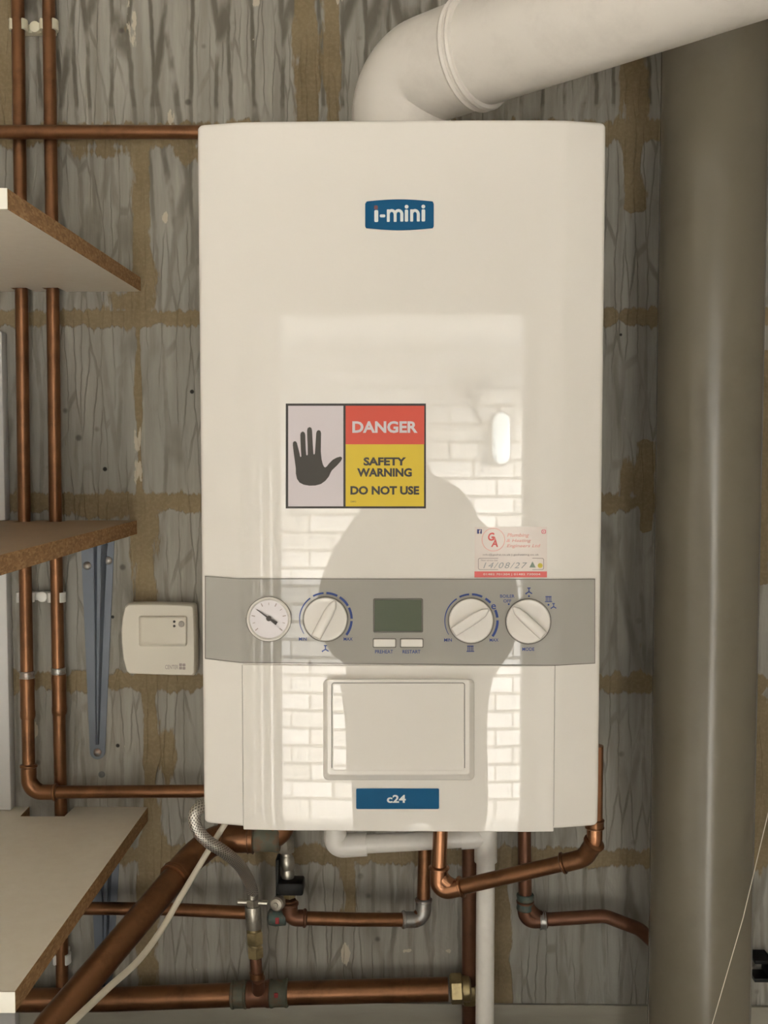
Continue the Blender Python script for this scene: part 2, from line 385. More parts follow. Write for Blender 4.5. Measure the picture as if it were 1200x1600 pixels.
def tag(o, label, cat, group=None):
    o['label'] = label; o['category'] = cat
    if group: o['group'] = group
    return o
def struct(mb, name, mat, smooth=0):
    o = mb.build(name, mat, None, smooth); o['kind'] = 'structure'; return o

def path(pts, bend=.02, n=8):
    """polyline with rounded corners"""
    pts = [Vector(p) for p in pts]; out = [pts[0]]
    for i in range(1, len(pts)-1):
        a, b, c = pts[i-1], pts[i], pts[i+1]
        d1, d2 = (a-b), (c-b); ang = d1.angle(d2)
        if ang > PI-.03: out.append(b); continue
        t = min(bend/math.tan(ang/2), d1.length*.48, d2.length*.48); rr = t*math.tan(ang/2)
        p1, p2 = b+d1.normalized()*t, b+d2.normalized()*t
        ctr = b + (d1.normalized()+d2.normalized()).normalized()*(rr/math.sin(ang/2))
        for k in range(n+1):
            v = (p1-ctr).normalized().slerp((p2-ctr).normalized(), k/n).normalized()*rr
            out.append(ctr+v)
    out.append(pts[-1]); return out
def crom(pts, n=8):
    pts = [Vector(p) for p in pts]; q = [pts[0]*2-pts[1]] + pts + [pts[-1]*2-pts[-2]]; out = []
    for i in range(1, len(q)-2):
        for k in range(n):
            t = k/n; a, b, c, d = q[i-1], q[i], q[i+1], q[i+2]
            out.append(.5*((2*b) + (c-a)*t + (2*a-5*b+4*c-d)*t*t + (-a+3*b-3*c+d)*t**3))
    out.append(pts[-1]); return out
def elbow(pts, i, bend, reach, r, rb, mat, parent, name='elbow_fitting'):
    """end-feed elbow over corner i of a pipe: fatter bend with a bead at each mouth"""
    a, b, c = Vector(pts[i-1]), Vector(pts[i]), Vector(pts[i+1])
    d1, d2 = (a-b).normalized(), (c-b).normalized()
    pp = path([b+d1*reach, b, b+d2*reach], bend, 10)
    mb = MB(); mb.sweep(pp, r)
    for e, d in ((b+d1*reach, d1), (b+d2*reach, d2)):
        mb.lathe(e - d*.004, d, [(0, r*.98), (.0012, rb), (.0032, rb), (.0045, r*.97)], 20)
    return mb.build(name, mat, parent)
def sleeve(p, d, L, r, mat, parent, name='coupling', n=20, bead=1.06):
    d = Vector(d).normalized()
    mb = MB(); mb.lathe(Vector(p)-d*L/2, d, [(0, r*.97), (L*.06, r*bead), (L*.16, r*bead), (L*.22, r), (L*.78, r), (L*.84, r*bead), (L*.94, r*bead), (L, r*.97)], n)
    return mb.build(name, mat, parent)

# ------------------------------------------------------------------ setting
XLW, XRW, YFR, ZC = -0.95, 0.52, -2.30, 2.45
def back_wall():
    mb = MB(); bm = mb.bm
    step = .006; nx = int((XRW-XLW)/step)+1; nz = int(ZC/step)+1
    xs = [XLW + (XRW-XLW)*i/(nx-1) for i in range(nx)]; zs = [ZC*j/(nz-1) for j in range(nz)]
    cour = [P(600, y, 0).z for y in (-82, 208, 496, 786, 1066, 1338, 1625)]
    hw = [.011, .014, .0105, .012, .0125, .0125, .010]
    # upright joints: (px, y top, y bottom, half width in px)
    up = [(480, -40, 205, 20), (520, -40, 205, 12), (222, 225, 500, 16), (216, 500, 790, 5), (228, 800, 930, 22), (238, 930, 1075, 10),
          (236, 1075, 1330, 12), (230, 1345, 1560, 17), (545, 1345, 1420, 14), (785, 1345, 1565, 13), (992, -20, 320, 18), (1010, 700, 820, 14),
          (1190, 560, 900, 16), (2, -40, 190, 26), (1193, 1100, 1330, 16)]
    upw = [(P(px, (a+b)/2, 0).x, P(px, a, 0).z, P(px, b, 0).z, S(w, 0)) for px, a, b, w in up]
    blobs = [(300, 236, 40, 22), (160, 236, 55, 16), (200, 470, 50, 22), (230, 860, 36, 60), (250, 1180, 30, 60), (232, 1335, 40, 55), (985, 755, 30, 50), (500, 1330, 80, 14), (150, 800, 60, 14), (1195, 1330, 14, 60)]
    bl = [(P(x, y, 0), S(rx, 0), S(ry, 0)) for x, y, rx, ry in blobs]
    fl = [(P(x, y, 0), S(rx, 0), S(ry, 0)) for x, y, rx, ry in [(206, 30, 5, 55), (266, 180, 7, 16), (402, 2, 8, 6), (528, 0, 12, 5), (55, 1142, 5, 14), (117, 1150, 4, 5), (640, 1485, 9, 3), (700, 1484, 13, 2.5), (540, 1490, 8, 20), (215, 700, 5, 110), (258, 338, 6, 10), (398, 62, 4, 5)]]
    cb = (P(60, -60, 0), P(480, 190, 0))
    verts = []; mor = []; com = []; fla = []
    for z in zs:
        for x in xs:
            verts.append((x, 0, z))
            m = 0
            for c, w in zip(cour, hw):
                m = max(m, 1.0 - abs(z-c)/w*.62)
            for (ux, za, zb, w) in upw:
                if zb-.01 < z < za+.01: m = max(m, 1.0-abs(x-ux)/w*.62)
            for (q, rx, rz) in bl:
                m = max(m, .62*(1.35-math.hypot((x-q.x)/rx, (z-q.z)/rz)))
            mor.append(max(0, m))
            f = 0
            for (q, rx, rz) in fl: f = max(f, 1.4 - math.hypot((x-q.x)/rx, (z-q.z)/rz))
            fla.append(max(0, min(1, f)))
            com.append(1.0 if (z > cour[1]+.03 and x < .35) else (.6 if (cour[2] < z and x < -.1) else 0))
    faces = []
    for j in range(nz-1):
        for i in range(nx-1):
            a = j*nx+i; faces.append((a, a+1, a+nx+1, a+nx))
    # thickness: an outer skin behind
    k = len(verts)
    verts += [(XLW-.1, .1, 0), (XRW+.1, .1, 0), (XRW+.1, .1, ZC+.1), (XLW-.1, .1, ZC+.1)]
    faces.append((k+3, k+2, k+1, k))
    me = bpy.data.meshes.new('wall_back'); me.from_pydata(verts, [], faces)
    for nm, dat in (('mortar', mor), ('comb', com), ('flake', fla)):
        at = me.attributes.new(nm, 'FLOAT', 'POINT'); at.data.foreach_set('value', dat + [0]*4)
    me.materials.append(M['block'])
    o = bpy.data.objects.new('wall_back', me); COL.objects.link(o); o['kind'] = 'structure'
back_wall()
struct(MB().box((XLW-.1, YFR-.1, -.1), (XRW+.1, .1, 0)), 'floor', M['floor'])
struct(MB().box((XLW-.1, YFR-.1, ZC), (XRW+.1, .1, ZC+.1)), 'ceiling', M['plaster'])
struct(MB().box((XLW-.1, YFR-.1, 0), (XLW, 0, ZC)), 'wall_left', M['plaster'])
struct(MB().box((XRW, YFR-.1, 0), (XRW+.1, 0, ZC)), 'wall_right', M['plaster'])
DX0, DX1, DZ = -.66, .46, 2.10
mb = MB(); mb.box((XLW, YFR-.1, 0), (DX0, YFR, ZC)); mb.box((DX1, YFR-.1, 0), (XRW, YFR, ZC)); mb.box((DX0, YFR-.1, DZ), (DX1, YFR, ZC))
struct(mb, 'wall_front', M['plaster'])
mb = MB()
mb.box((DX0-.05, YFR, 0), (DX0, YFR+.015, DZ+.05), .003); mb.box((DX1, YFR, 0), (DX1+.05, YFR+.015, DZ+.05), .003); mb.box((DX0-.05, YFR, DZ), (DX1+.05, YFR+.015, DZ+.05), .003)
mb.box((DX0, YFR-.1, 0), (DX0+.025, YFR, DZ), .002); mb.box((DX1-.025, YFR-.1, 0), (DX1, YFR, DZ), .002); mb.box((DX0+.025, YFR-.1, DZ-.025), (DX1-.025, YFR, DZ), .002)
for xa, xb_ in ((-.625, -.575), (-.56, -.505), (-.49, -.435)): mb.box((xa, YFR-.03, 0), (xb_, YFR-.01, DZ-.025), .004)
struct(mb, 'trim_1', M['frame'], 35)
YAL = -3.62
struct(MB().box((-3.2, YAL-.1, -.1), (3.2, YAL, 2.6)), 'wall_alley', M['brick'])
struct(MB().box((-3.2, YAL, -.12), (3.2, YFR-.1, -.02)), 'ground', M['paving'])
struct(MB().box((-1.1, YAL, 2.14), (1.3, YFR-.1, 2.2)), 'ceiling_porch', M['frame'])
# veined board fixed along the foot of the back wall
zt = P(700, 1566, 0).z
ZWT = .940
WTX = P(1020, 1500, -.15).x-.012
struct(MB().box((XLW, -.005, ZWT), (XRW, 0, zt), .0012), 'trim_2', M['marble'], 35)

tag(MB().box((XLW+.001, -.60, ZWT-.038), (WTX, -.0055, ZWT-.0002), .003).build('worktop', plain('dark_worktop', (.16, .14, .12), .45), None, 35), 'dark worktop below the boiler, out of view, added to block light from below', 'worktop')  # inferred worktop out of frame, added to keep light from below off the wall
# things outside the doorway, seen mirrored in the boiler front
lq = Vector((.475, YAL, 1.74))
t = thing('bulkhead_lamp', 'oval opal bulkhead lamp on the white brick wall outside the doorway', 'lamp', lq)
def oval(cx, cy, hw, hh, n=32):
    out = []
    for k in range(n):
        a = 2*PI*k/n; out.append((cx+hw*math.cos(a), cy+(hh-hw)*(1 if math.sin(a) > 0 else -1)+hw*math.sin(a)))
    return out
mb = MB(); mb.loft([[Vector((x, YAL+d, z)) for x, z in oval(lq.x, lq.z, w, w+.055)] for d, w in ((0, .058), (.02, .058), (.024, .054))]); mb.build('base', M['jbox'], t)
mb = MB(); mb.loft([[Vector((x, YAL+d, z)) for x, z in oval(lq.x, lq.z, w, w+.055)] for d, w in ((.024, .052), (.045, .050), (.058, .042), (.064, .025))]); mb.build('diffuser', M['lampglass'], t)
t = thing('junction_box', 'dark square junction box with cable on the white brick wall outside', 'junction box', (.33, YAL, 1.94))
MB().box((.285, YAL, 1.90), (.375, YAL+.045, 1.98), .005).build('box', M['jbox'], t)
MB().sweep(path([(.345, YAL+.012, 1.90), (.35, YAL+.012, 1.84), (.39, YAL+.012, 1.79)], .02), .006, 12).build('cable', M['black'], t)

# ------------------------------------------------------------------ boiler
YF = -.278
XC = P(626, 742, YF).x
HWD = (P(943, 742, YF).x - P(308, 742, YF).x)/2
ZT, ZB = P(626, 187, YF).z, P(345, 1291, YF+.004).z
ZFB = P(620, 1298.5, YF).z
CR = .155
_tab = []
def _slope(x):
    s = x*.10
    if x > .09: s += min(1, (x-.09)/(CR-.09))**2*.045
    if x > CR: s += min(1, (x-CR)/.006)*.16
    return s
_acc = 0; _N = 420
for k in range(_N+1):
    _tab.append(_acc); _acc += _slope((k+.5)*.0005)*.0005
def fy(x):
    a = abs(x-XC)/.0005; i = min(int(a), _N-1); f = min(a-i, 1)
    return YF + _tab[i]*(1-f) + _tab[i+1]*f
def F(px, py, off=0.0):
    Y = YF
    for _ in range(4):
        q = P(px, py, Y-off); Y = fy(q.x)
    return Vector((q.x, Y-off, q.z))
boiler = thing('wall_hung_boiler', 'white glossy wall-hung gas boiler with grey control strip and danger sticker', 'boiler', (XC, 0, ZB))
mb = MB(); mb.box((XC-HWD+.0015, -.205, ZB+.0015), (XC+HWD-.0015, 0, ZT-.0015), .003); mb.build('casing', M['white2'], boiler)
def front_grid(x0, x1, z0, z1, off, er=.0035, back=None, corner=.006, nx=130, nz=24):
    mb = MB(); bm = mb.bm
    e = [er*(1-math.cos(k/5*PI/2)) for k in range(6)]
    # parameter lists, denser at the rounded rim
    xs = sorted(set([x0+v for v in e] + [x1-v for v in e] + [x0+er+(x1-x0-2*er)*i/nx for i in range(nx+1)]))
    zs = sorted(set([z0+v for v in e] + [z1-v for v in e] + [z0+er+(z1-z0-2*er)*i/nz for i in range(nz+1)]))
    def drop(d): return 0 if d >= er else er-math.sqrt(max(0, er*er-(er-d)**2))
    rows = []
    for z in zs:
        row = []
        for x in xs:
            X, Z = x, z
            dx, dz = min(x-x0, x1-x), min(z-z0, z1-z)
            if dx < corner and dz < corner:           # round the four corners of the outline
                u, v = corner-dx, corner-dz; m_ = max(u, v); L = math.hypot(u, v)
                if L > 1e-9:
                    s_ = m_/L
                    X = x + (u-u*s_)*(1 if x-x0 < x1-x else -1); Z = z + (v-v*s_)*(1 if z-z0 < z1-z else -1)
            row.append(bm.verts.new((X, fy(X)-off+max(drop(dx), drop(dz)), Z)))
        rows.append(row)
    for j in range(len(zs)-1):
        for i in range(len(xs)-1): bm.faces.new((rows[j][i], rows[j][i+1], rows[j+1][i+1], rows[j+1][i]))
    rim = rows[0][:] + [r[-1] for r in rows[1:]] + rows[-1][-2::-1] + [r[0] for r in rows[-2:0:-1]]
    lo = [bm.verts.new((v.co.x, back if back is not None else v.co.y+.0005, v.co.z)) for v in rim]
    for i in range(len(rim)):
        j = (i+1) % len(rim); bm.faces.new((rim[j], rim[i], lo[i], lo[j]))
    if back is not None: bm.faces.new(lo)
    return mb
front_grid(XC-HWD, XC+HWD, ZB, ZT, 0, .004, -.203).build('front_panel', M['white'], boiler, 50)
# lower drop-down flap between the two seams
q0, q1 = F(379.5, 1160), F(866, 1160); zs_ = F(620, 1039).z
front_grid(q0.x, q1.x, ZFB, zs_, .0016, .0012, fy(q0.x)+.004, .001, 110, 10).build('lower_flap', M['white'], boiler, 50)
for px in (378.6, 867.0):
    mb = MB()
    a, b = F(px-.6, 1039, .0003), F(px+.6, 1039, .0003); z0 = F(px, 1291).z
    mb.loft([[Vector((a.x, fy(a.x)-.0004, a.z)), Vector((b.x, fy(b.x)-.0004, b.z))], [Vector((a.x, fy(a.x)-.0004, z0)), Vector((b.x, fy(b.x)-.0004, z0))]], False, False, False)
    mb.build('panel_seam', M['gap'], boiler)

def patch(rect, off, mb=None, nx=24, nz=3):
    """rectangle (px) following the curved front"""
    mb = mb or MB(); bm = mb.bm; x0, y0, x1, y1 = rect
    rows = [[bm.verts.new(F(x0+(x1-x0)*i/nx, y0+(y1-y0)*j/nz, off)) for i in range(nx+1)] for j in range(nz+1)]
    for j in range(nz):
        for i in range(nx): bm.faces.new((rows[j][i], rows[j+1][i], rows[j+1][i+1], rows[j][i+1]))
    return mb
def ppoly(mb, pts, off):
    mb.poly(pts, lambda x, y: F(x, y, off)); return mb
def rr(x0, y0, x1, y1, r, n=5):
    out = []
    for cx, cy, a0 in ((x1-r, y0+r, -90), (x1-r, y1-r, 0), (x0+r, y1-r, 90), (x0+r, y0+r, 180)):
        for k in range(n+1):
            a = math.radians(a0+90*k/n); out.append((cx+r*math.cos(a), cy+r*math.sin(a)))
    return out
def slab(mb, loops):
    """loops: list of (pixel outline, offset)"""
    mb.loft([[F(x, y, o) for x, y in L] for L, o in loops], False, True); return mb
_tx = {}
def textpts(s, bold=0.0, shear=0.0, space=1.0):
    k = (s, bold, shear, space)
    if k not in _tx:
        cu = bpy.data.curves.new('lettering', 'FONT'); cu.body = s; cu.size = 1; cu.offset = bold; cu.shear = shear; cu.space_character = space; cu.resolution_u = 3
        ob = bpy.data.objects.new('lettering', cu); COL.objects.link(ob)
        dg = bpy.context.evaluated_depsgraph_get(); me = bpy.data.meshes.new_from_object(ob.evaluated_get(dg))
        _tx[k] = ([v.co.copy() for v in me.vertices], [list(p.vertices) for p in me.polygons])
        bpy.data.objects.remove(ob); bpy.data.curves.remove(cu); bpy.data.meshes.remove(me)
    return _tx[k]
def text(mb, s, rect, fn, bold=0.0, shear=0.0, space=1.0):
    """lettering fitted to the pixel rectangle; fn maps pixel -> place"""
    vs_, fs = textpts(s, bold, shear, space)
    ax, bx = min(v.x for v in vs_), max(v.x for v in vs_); ay, by = min(v.y for v in vs_), max(v.y for v in vs_)
    x0, y0, x1, y1 = rect
    vv = [mb.bm.verts.new(fn(x0+(v.x-ax)/(bx-ax)*(x1-x0), y1-(v.y-ay)/(by-ay)*(y1-y0))) for v in vs_]
    for f in fs:
        try: mb.bm.faces.new([vv[i] for i in f])
        except ValueError: pass
    return mb
def FO(off): return lambda x, y: F(x, y, off)

# grey control strip
strip = [(320, 900), (372, 904)] + [(372+(868-372)*k/20, 904+1.2*k/20) for k in range(1, 21)] + [(931, 904.5), (928, 1036.5), (868, 1040)] + [(868-(868-376)*k/20, 1040-4.5*k/20) for k in range(1, 21)] + [(320, 1029)]
mb = MB(); bm = mb.bm
top = [(320, 900)] + [(320+i*10, 0) for i in range(1, 62)]
def ytop(x): return 904+(x-372)*.0022 if 372 <= x <= 868 else (900+(x-320)*4/52 if x < 372 else 905.1-(x-868)*.6/62)
def ybot(x): return 1035.5+(x-376)*.009 if 376 <= x <= 868 else (1029+(x-320)*6.5/56 if x < 376 else 1039.9-(x-868)*3.4/62)
N = 100; rows = []
for (fr, o) in ((0, .0003), (0, .0011), (1, .0011), (1, .0003)):
    pass
cols = []
for i in range(N+1):
    x = 320 + (930-320)*i/N; ya, yb = ytop(x), ybot(x)
    cols.append([F(x, ya, .0), F(x, ya, .0016)] + [F(x, ya+(yb-ya)*k/4, .0016) for k in range(1, 4)] + [F(x, yb, .0016), F(x, yb, .0)])
mb.loft(cols, True, True, False)
strip_o = mb.build('control_panel', M['grey'], boiler, 40)
mb = MB()
for ye, s_ in ((ytop, -1), (ybot, 1)):
    mb.loft([[F(320+610*i/N, ye(320+610*i/N)+s_*.3, .0017), F(320+610*i/N, ye(320+610*i/N)-s_*.9, .0018)] for i in range(N+1)], False, False, False)
mb.loft([[F(320, 900+k*12.9, .0018), F(321.2, 900+k*12.9, .0018)] for k in range(11)], False, False, False)
mb.loft([[F(930, 904.6+k*13.1, .0018), F(929, 904.6+k*13.1, .0018)] for k in range(11)], False, False, False)
mb.build('panel_outline', M['gap'], strip_o)

def circ(cx, cy, r, n=40): return [(cx+r*math.cos(2*PI*k/n), cy+r*math.sin(2*PI*k/n)) for k in range(n)]
SO = .0016
# pressure gauge
g = MB(); slab(g, [(circ(420, 967.5, 35), SO), (circ(420, 967.5, 34.5), SO+.003), (circ(420, 967.5, 32), SO+.004), (circ(420, 967.5, 30.5), SO+.0025), (circ(420, 967.5, 29.5), SO+.0015)])
go = g.build('pressure_gauge', M['white2'], strip_o, label='round white pressure gauge at the left end of the strip')
g = MB(); ppoly(g, circ(420, 967.5, 35.6), SO+.0003); g.build('bezel_gap', M['gap'], go)
g = MB(); ppoly(g, circ(420, 967.5, 29.6), SO+.0018); g.build('dial', M['dial'], go)
g = MB()
def bar(mb, p, q, w, off, w2=None):
    p, q = Vector(p), Vector(q); d = (q-p).normalized(); nrm = Vector((-d.y, d.x)); w2 = w if w2 is None else w2
    ppoly(mb, [tuple(p+nrm*w/2), tuple(q+nrm*w2/2), tuple(q-nrm*w2/2), tuple(p-nrm*w/2)], off)
for k, a in enumerate(range(-40, 221, 26)):
    c_, s_ = math.cos(math.radians(a)), math.sin(math.radians(a))
    bar(g, (420+c_*22, 967.5-s_*22), (420+c_*(26 if k % 2 else 27.5), 967.5-s_*(26 if k % 2 else 27.5)), 1.6 if k % 2 == 0 else 1, SO+.002)
g.build('scale_marks', M['sv_grey'], go)
g = MB(); bar(g, (401.5, 952.5), (420, 966), 1.2, SO+.0035, 3); bar(g, (420, 966), (432.5, 974.5), 3, SO+.0035, 6); ppoly(g, circ(420, 966.5, 4.2), SO+.0036)
g.build('needle', M['st_black'], go)

# rotary knobs
def knob(cx, cy, r, ang, lab):
    mb = MB()
    slab(mb, [(circ(cx, cy, r), SO), (circ(cx, cy, r-.4), SO+.006), (circ(cx, cy, r-1.6), SO+.0075), (circ(cx, cy, r-4), SO+.0076), (circ(cx, cy, r-9), SO+.0066), (circ(cx, cy, r*.45), SO+.0052), (circ(cx, cy, 2), SO+.0048)])
    k = mb.build('control_knob', M['white2'], strip_o, 50, label=lab)
    g = MB(); ppoly(g, circ(cx, cy, r+1.3), SO+.0004); g.build('knob_gap', M['gap'], k)
    mb = MB(); a = math.radians(ang); dx, dy = math.cos(a), -math.sin(a); nx_, ny_ = -dy, dx
    def L(tw, ln, off):
        pts = []
        for u, v in ((-1, -.95), (-.93, -1), (-.3, -1), (.3, -1), (.72, -.8), (.97, -.28), (1, 0), (.97, .28), (.72, .8), (.3, 1), (-.3, 1), (-.93, 1), (-1, .95)):
            pts.append((cx+dx*u*ln+nx_*v*tw, cy+dy*u*ln+ny_*v*tw))
        return pts
    slab(mb, [(L(8.5, r-1.5, 0), SO+.004), (L(7.4, r-2, 0), SO+.012), (L(6.4, r-3, 0), SO+.0138), (L(5.0, r-4.5, 0), SO+.0142)])
    mb.build('pointer_grip', M['white2'], k, 50)
    return k
k1 = knob(508.5, 967.5, 34.5, 62, 'left round knob, its grip turned to one o\'clock')
k2 = knob(736, 970, 35, 33, 'middle round knob, its grip turned to two o\'clock')
k3 = knob(825.5, 971, 34.8, 137, 'right round mode knob, its grip turned to ten o\'clock')
def arcseg(mb, cx, cy, r, a0, a1, w0, w1, off=SO+.0003):
    n = max(3, int(abs(a1-a0)/5)); loops = []
    for k in range(n+1):
        a = math.radians(a0+(a1-a0)*k/n); w = w0+(w1-w0)*k/n
        loops.append([F(cx+(r-w/2)*math.cos(a), cy-(r-w/2)*math.sin(a), off), F(cx+(r+w/2)*math.cos(a), cy-(r+w/2)*math.sin(a), off)])
    mb.loft(loops, False, False, False)
def tap(mb, cx, cy, s):
    for p, q, w in (((0, -.9), (0, .3), .28), ((-.45, -.85), (.45, -.85), .28), ((0, .2), (-.9, .75), .32), ((0, .2), (.9, .75), .32), ((-1.0, .6), (-.75, .95), .25)):
        bar(mb, (cx+p[0]*s, cy+p[1]*s), (cx+q[0]*s, cy+q[1]*s), w*s, SO+.0003)
def rad(mb, cx, cy, s):
    for i in range(4): bar(mb, (cx-.7*s+i*.47*s, cy-s), (cx-.7*s+i*.47*s, cy+.8*s), .2*s, SO+.0003)
    bar(mb, (cx-s*.9, cy-.8*s), (cx+s*.9, cy-.8*s), .22*s, SO+.00032); bar(mb, (cx-1.1*s, cy+.7*s), (cx+1.1*s, cy+.7*s), .22*s, SO+.00032)
BP = M['blue_print']
for (cx, cy, r_, a0, a1, segs) in ((508.5, 967.5, 40.5, 214, 126, ((118, 94, 2.8), (88, 63, 3.5), (57, 31, 3.7), (26, 1, 3.7), (-4, -37, 3.7))),
                                   (736, 970, 41, 212, 123, ((116, 94, 2.8), (88, 65, 3.3), (57, 43, 3.6), (24, 7, 3.8), (1, -36, 3.8)))):
    mb = MB(); arcseg(mb, cx, cy, r_, a0, a1, .8, 2.2)
    for b0, b1, w in segs: arcseg(mb, cx, cy, r_+.4, b0, b1, w, w)
    mb.build('dial_scale', BP, strip_o)
for fn_, nm_, x, y, z_ in ((tap, 'tap_symbol', 508.5, 1013.5, 5.5), (rad, 'radiator_symbol', 735, 1014, 5.5), (tap, 'tap_symbol', 826.5, 923.5, 5.5), (rad, 'radiator_symbol', 857, 936.5, 5.2), (tap, 'tap_symbol', 865, 947, 4.6)):
    mb = MB(); fn_(mb, x, y, z_); mb.build(nm_, BP, strip_o)
for x, y in ((795, 944), (826.5, 931.5), (857, 945)):
    mb = MB(); ppoly(mb, circ(x, y, 1.5, 10), SO+.0003); mb.build('position_dot', BP, strip_o)
for s_, r_ in (('MIN', (467, 996, 479, 1001)), ('MAX', (537, 996, 551, 1001)), ('MIN', (694, 997.5, 706, 1002.5)), ('MAX', (765, 997.5, 779, 1002.5)),
               ('PREHEAT', (586, 1015.5, 614, 1021)), ('RESTART', (629, 1015.5, 657, 1021)), ('BOILER', (781.5, 929, 804, 934)), ('OFF', (786.5, 936.5, 799, 941.5)), ('MODE', (816, 1011.5, 835, 1017)), ('e', (767.5, 944, 775, 952))):
    mb = MB(); text(mb, s_, r_, FO(SO+.0003), .012); mb.build('lettering', BP, strip_o)
# display window and two push buttons
mb = MB(); slab(mb, [(rr(583, 935, 661, 988.5, 3), SO), (rr(583.5, 935.5, 660.5, 988, 3), SO+.0016), (rr(585, 937, 659, 986.5, 1.5), SO+.0016), (rr(585.6, 937.6, 658.4, 986, 1), SO+.0004)])
dsp = mb.build('display', M['gap'], strip_o)
mb = MB(); ppoly(mb, rr(585.2, 937.2, 658.8, 986.3, 1), SO+.0007); mb.build('screen', M['lcd'], dsp)
for x0, x1, la in ((583.5, 618, 'left push button, above the word PREHEAT'), (626, 660.5, 'right push button, above the word RESTART')):
    mb = MB(); slab(mb, [(rr(x0, 998.5, x1, 1011, 1.5), SO), (rr(x0+.3, 998.8, x1-.3, 1010.7, 1.5), SO+.0022), (rr(x0+1.2, 999.6, x1-1.2, 1009.9, 1.2), SO+.0027)])
    b = mb.build('push_button', M['white2'], strip_o, label=la)
    mb = MB(); ppoly(mb, rr(x0-1.1, 997.4, x1+1.1, 1012.1, 1.8), SO+.0003); mb.build('button_gap', M['gap'], b)

# square service cover on the flap
O2 = .0016
mb = MB(); slab(mb, [(rr(505, 1061, 741.5, 1219, 8), O2), (rr(505.5, 1061, 740.5, 1218, 8), O2+.002), (rr(510.5, 1061.5, 734.5, 1211.5, 5), O2+.0085), (rr(512, 1062.5, 733, 1210, 4.5), O2+.0093), (rr(517.2, 1066, 727.4, 1206, 5), O2+.0093)])
cov = mb.build('service_cover', M['white2'], boiler, 8)
mb = MB(); slab(mb, [(rr(518.6, 1067.4, 725.8, 1205, 4), O2+.0085), (rr(519, 1067.8, 725.4, 1204.6, 4), O2+.0094), (rr(521, 1069.6, 723.4, 1202.6, 3.5), O2+.0098)])
mb.build('cover_door', M['white'], cov, 8)
mb = MB(); o_ = O2+.0096
bar(mb, (518.4, 1200), (518.4, 1070), 1.1, o_); bar(mb, (726, 1200), (726, 1070), 1.1, o_); bar(mb, (521, 1067), (723.5, 1067), 1.1, o_)
for cx, a0 in ((522, 90), (722.5, 0)):
    n_ = 5; loops = []
    for k in range(n_+1):
        a = math.radians(a0+90*k/n_); loops.append([F(cx+3.0*math.cos(a), 1070.6-3.0*math.sin(a), o_), F(cx+4.1*math.cos(a), 1070.6-4.1*math.sin(a), o_)])
    mb.loft(loops, False, False, False)
mb.build('door_gap', M['gap'], cov)
# blue badge and plate
bd = [(573.5, 315.5)] + [(576+(672-576)*k/12, 315-2.8*math.sin(PI*k/12)) for k in range(13)] + [(675.5, 315.5), (677, 319), (677, 353), (675.5, 356)] + [(672-(672-576)*k/12, 356.3+2.8*math.sin(PI*k/12)) for k in range(13)] + [(572.8, 356), (571.3, 353), (571.3, 319)]
def grow(L, s_, c=(624, 336)): return [(c[0]+(x-c[0])*(1+s_/53), c[1]+(y-c[1])*(1+s_/23)) for x, y in L]
mb = MB(); slab(mb, [(grow(bd, .7), 0), (grow(bd, .7), .0008), (bd, .0012)]); bg_ = mb.build('logo_badge', M['blue'], boiler, label='blue badge reading i-mini')
def block(mb, pts, off): ppoly(mb, pts, off)
mb = MB(); o_ = .0014
def cx_(x): return 540+x/7.059
def cy_(y): return 290+y/7.059
def crect(x0, y0, x1, y1, r=10): ppoly(mb, rr(cx_(x0), cy_(y0), cx_(x1), cy_(y1), r/7.059), o_)
crect(317, 270, 360, 402, 14); crect(377, 318, 438, 350, 14)
crect(455, 262, 487, 400, 8); crect(530, 285, 562, 400, 8); crect(603, 300, 637, 397, 8)
crect(653, 265, 690, 398, 12); crect(712, 262, 745, 397, 8); crect(785, 300, 818, 396, 8); crect(838, 262, 877, 396, 12)
def arch(xa, xb, yb):
    n_ = 8; xm, rx = (xa+xb)/2, (xb-xa)/2; loops = []
    for k in range(n_+1):
        a = PI*k/n_; loops.append([F(cx_(xm+rx*math.cos(a)), cy_(yb-(yb-258)*math.sin(a)), o_+.00003), F(cx_(xm+(rx-33)*math.cos(a)), cy_(yb-(yb-290)*math.sin(a)), o_+.00003)])
    mb.loft(loops, False, False, False)
arch(455, 562, 315); arch(530, 637, 315); arch(712, 818, 315)
ppoly(mb, circ(cx_(673), cy_(233), 3.0, 16), o_); ppoly(mb, circ(cx_(857), cy_(231), 3.0, 16), o_)
mb.build('lettering', M['badge_white'], bg_)
mb = MB(); ppoly(mb, rr(cx_(315), cy_(218), cx_(355), cy_(264), 1.8), o_); mb.build('letter_dot', M['badge_red'], bg_)
mb = MB(); slab(mb, [(rr(556.5, 1232, 686, 1264, 2), O2), (rr(556.5, 1232, 686, 1264, 2), O2+.0008), (rr(557.5, 1233, 685, 1263.2, 1.6), O2+.001)]); pl = mb.build('model_plate', M['blue'], boiler, label='blue plate reading c24')
mb = MB(); text(mb, 'c24', (604.5, 1242, 634, 1254.5), FO(O2+.0012), .03); mb.build('lettering', M['badge_white'], pl)

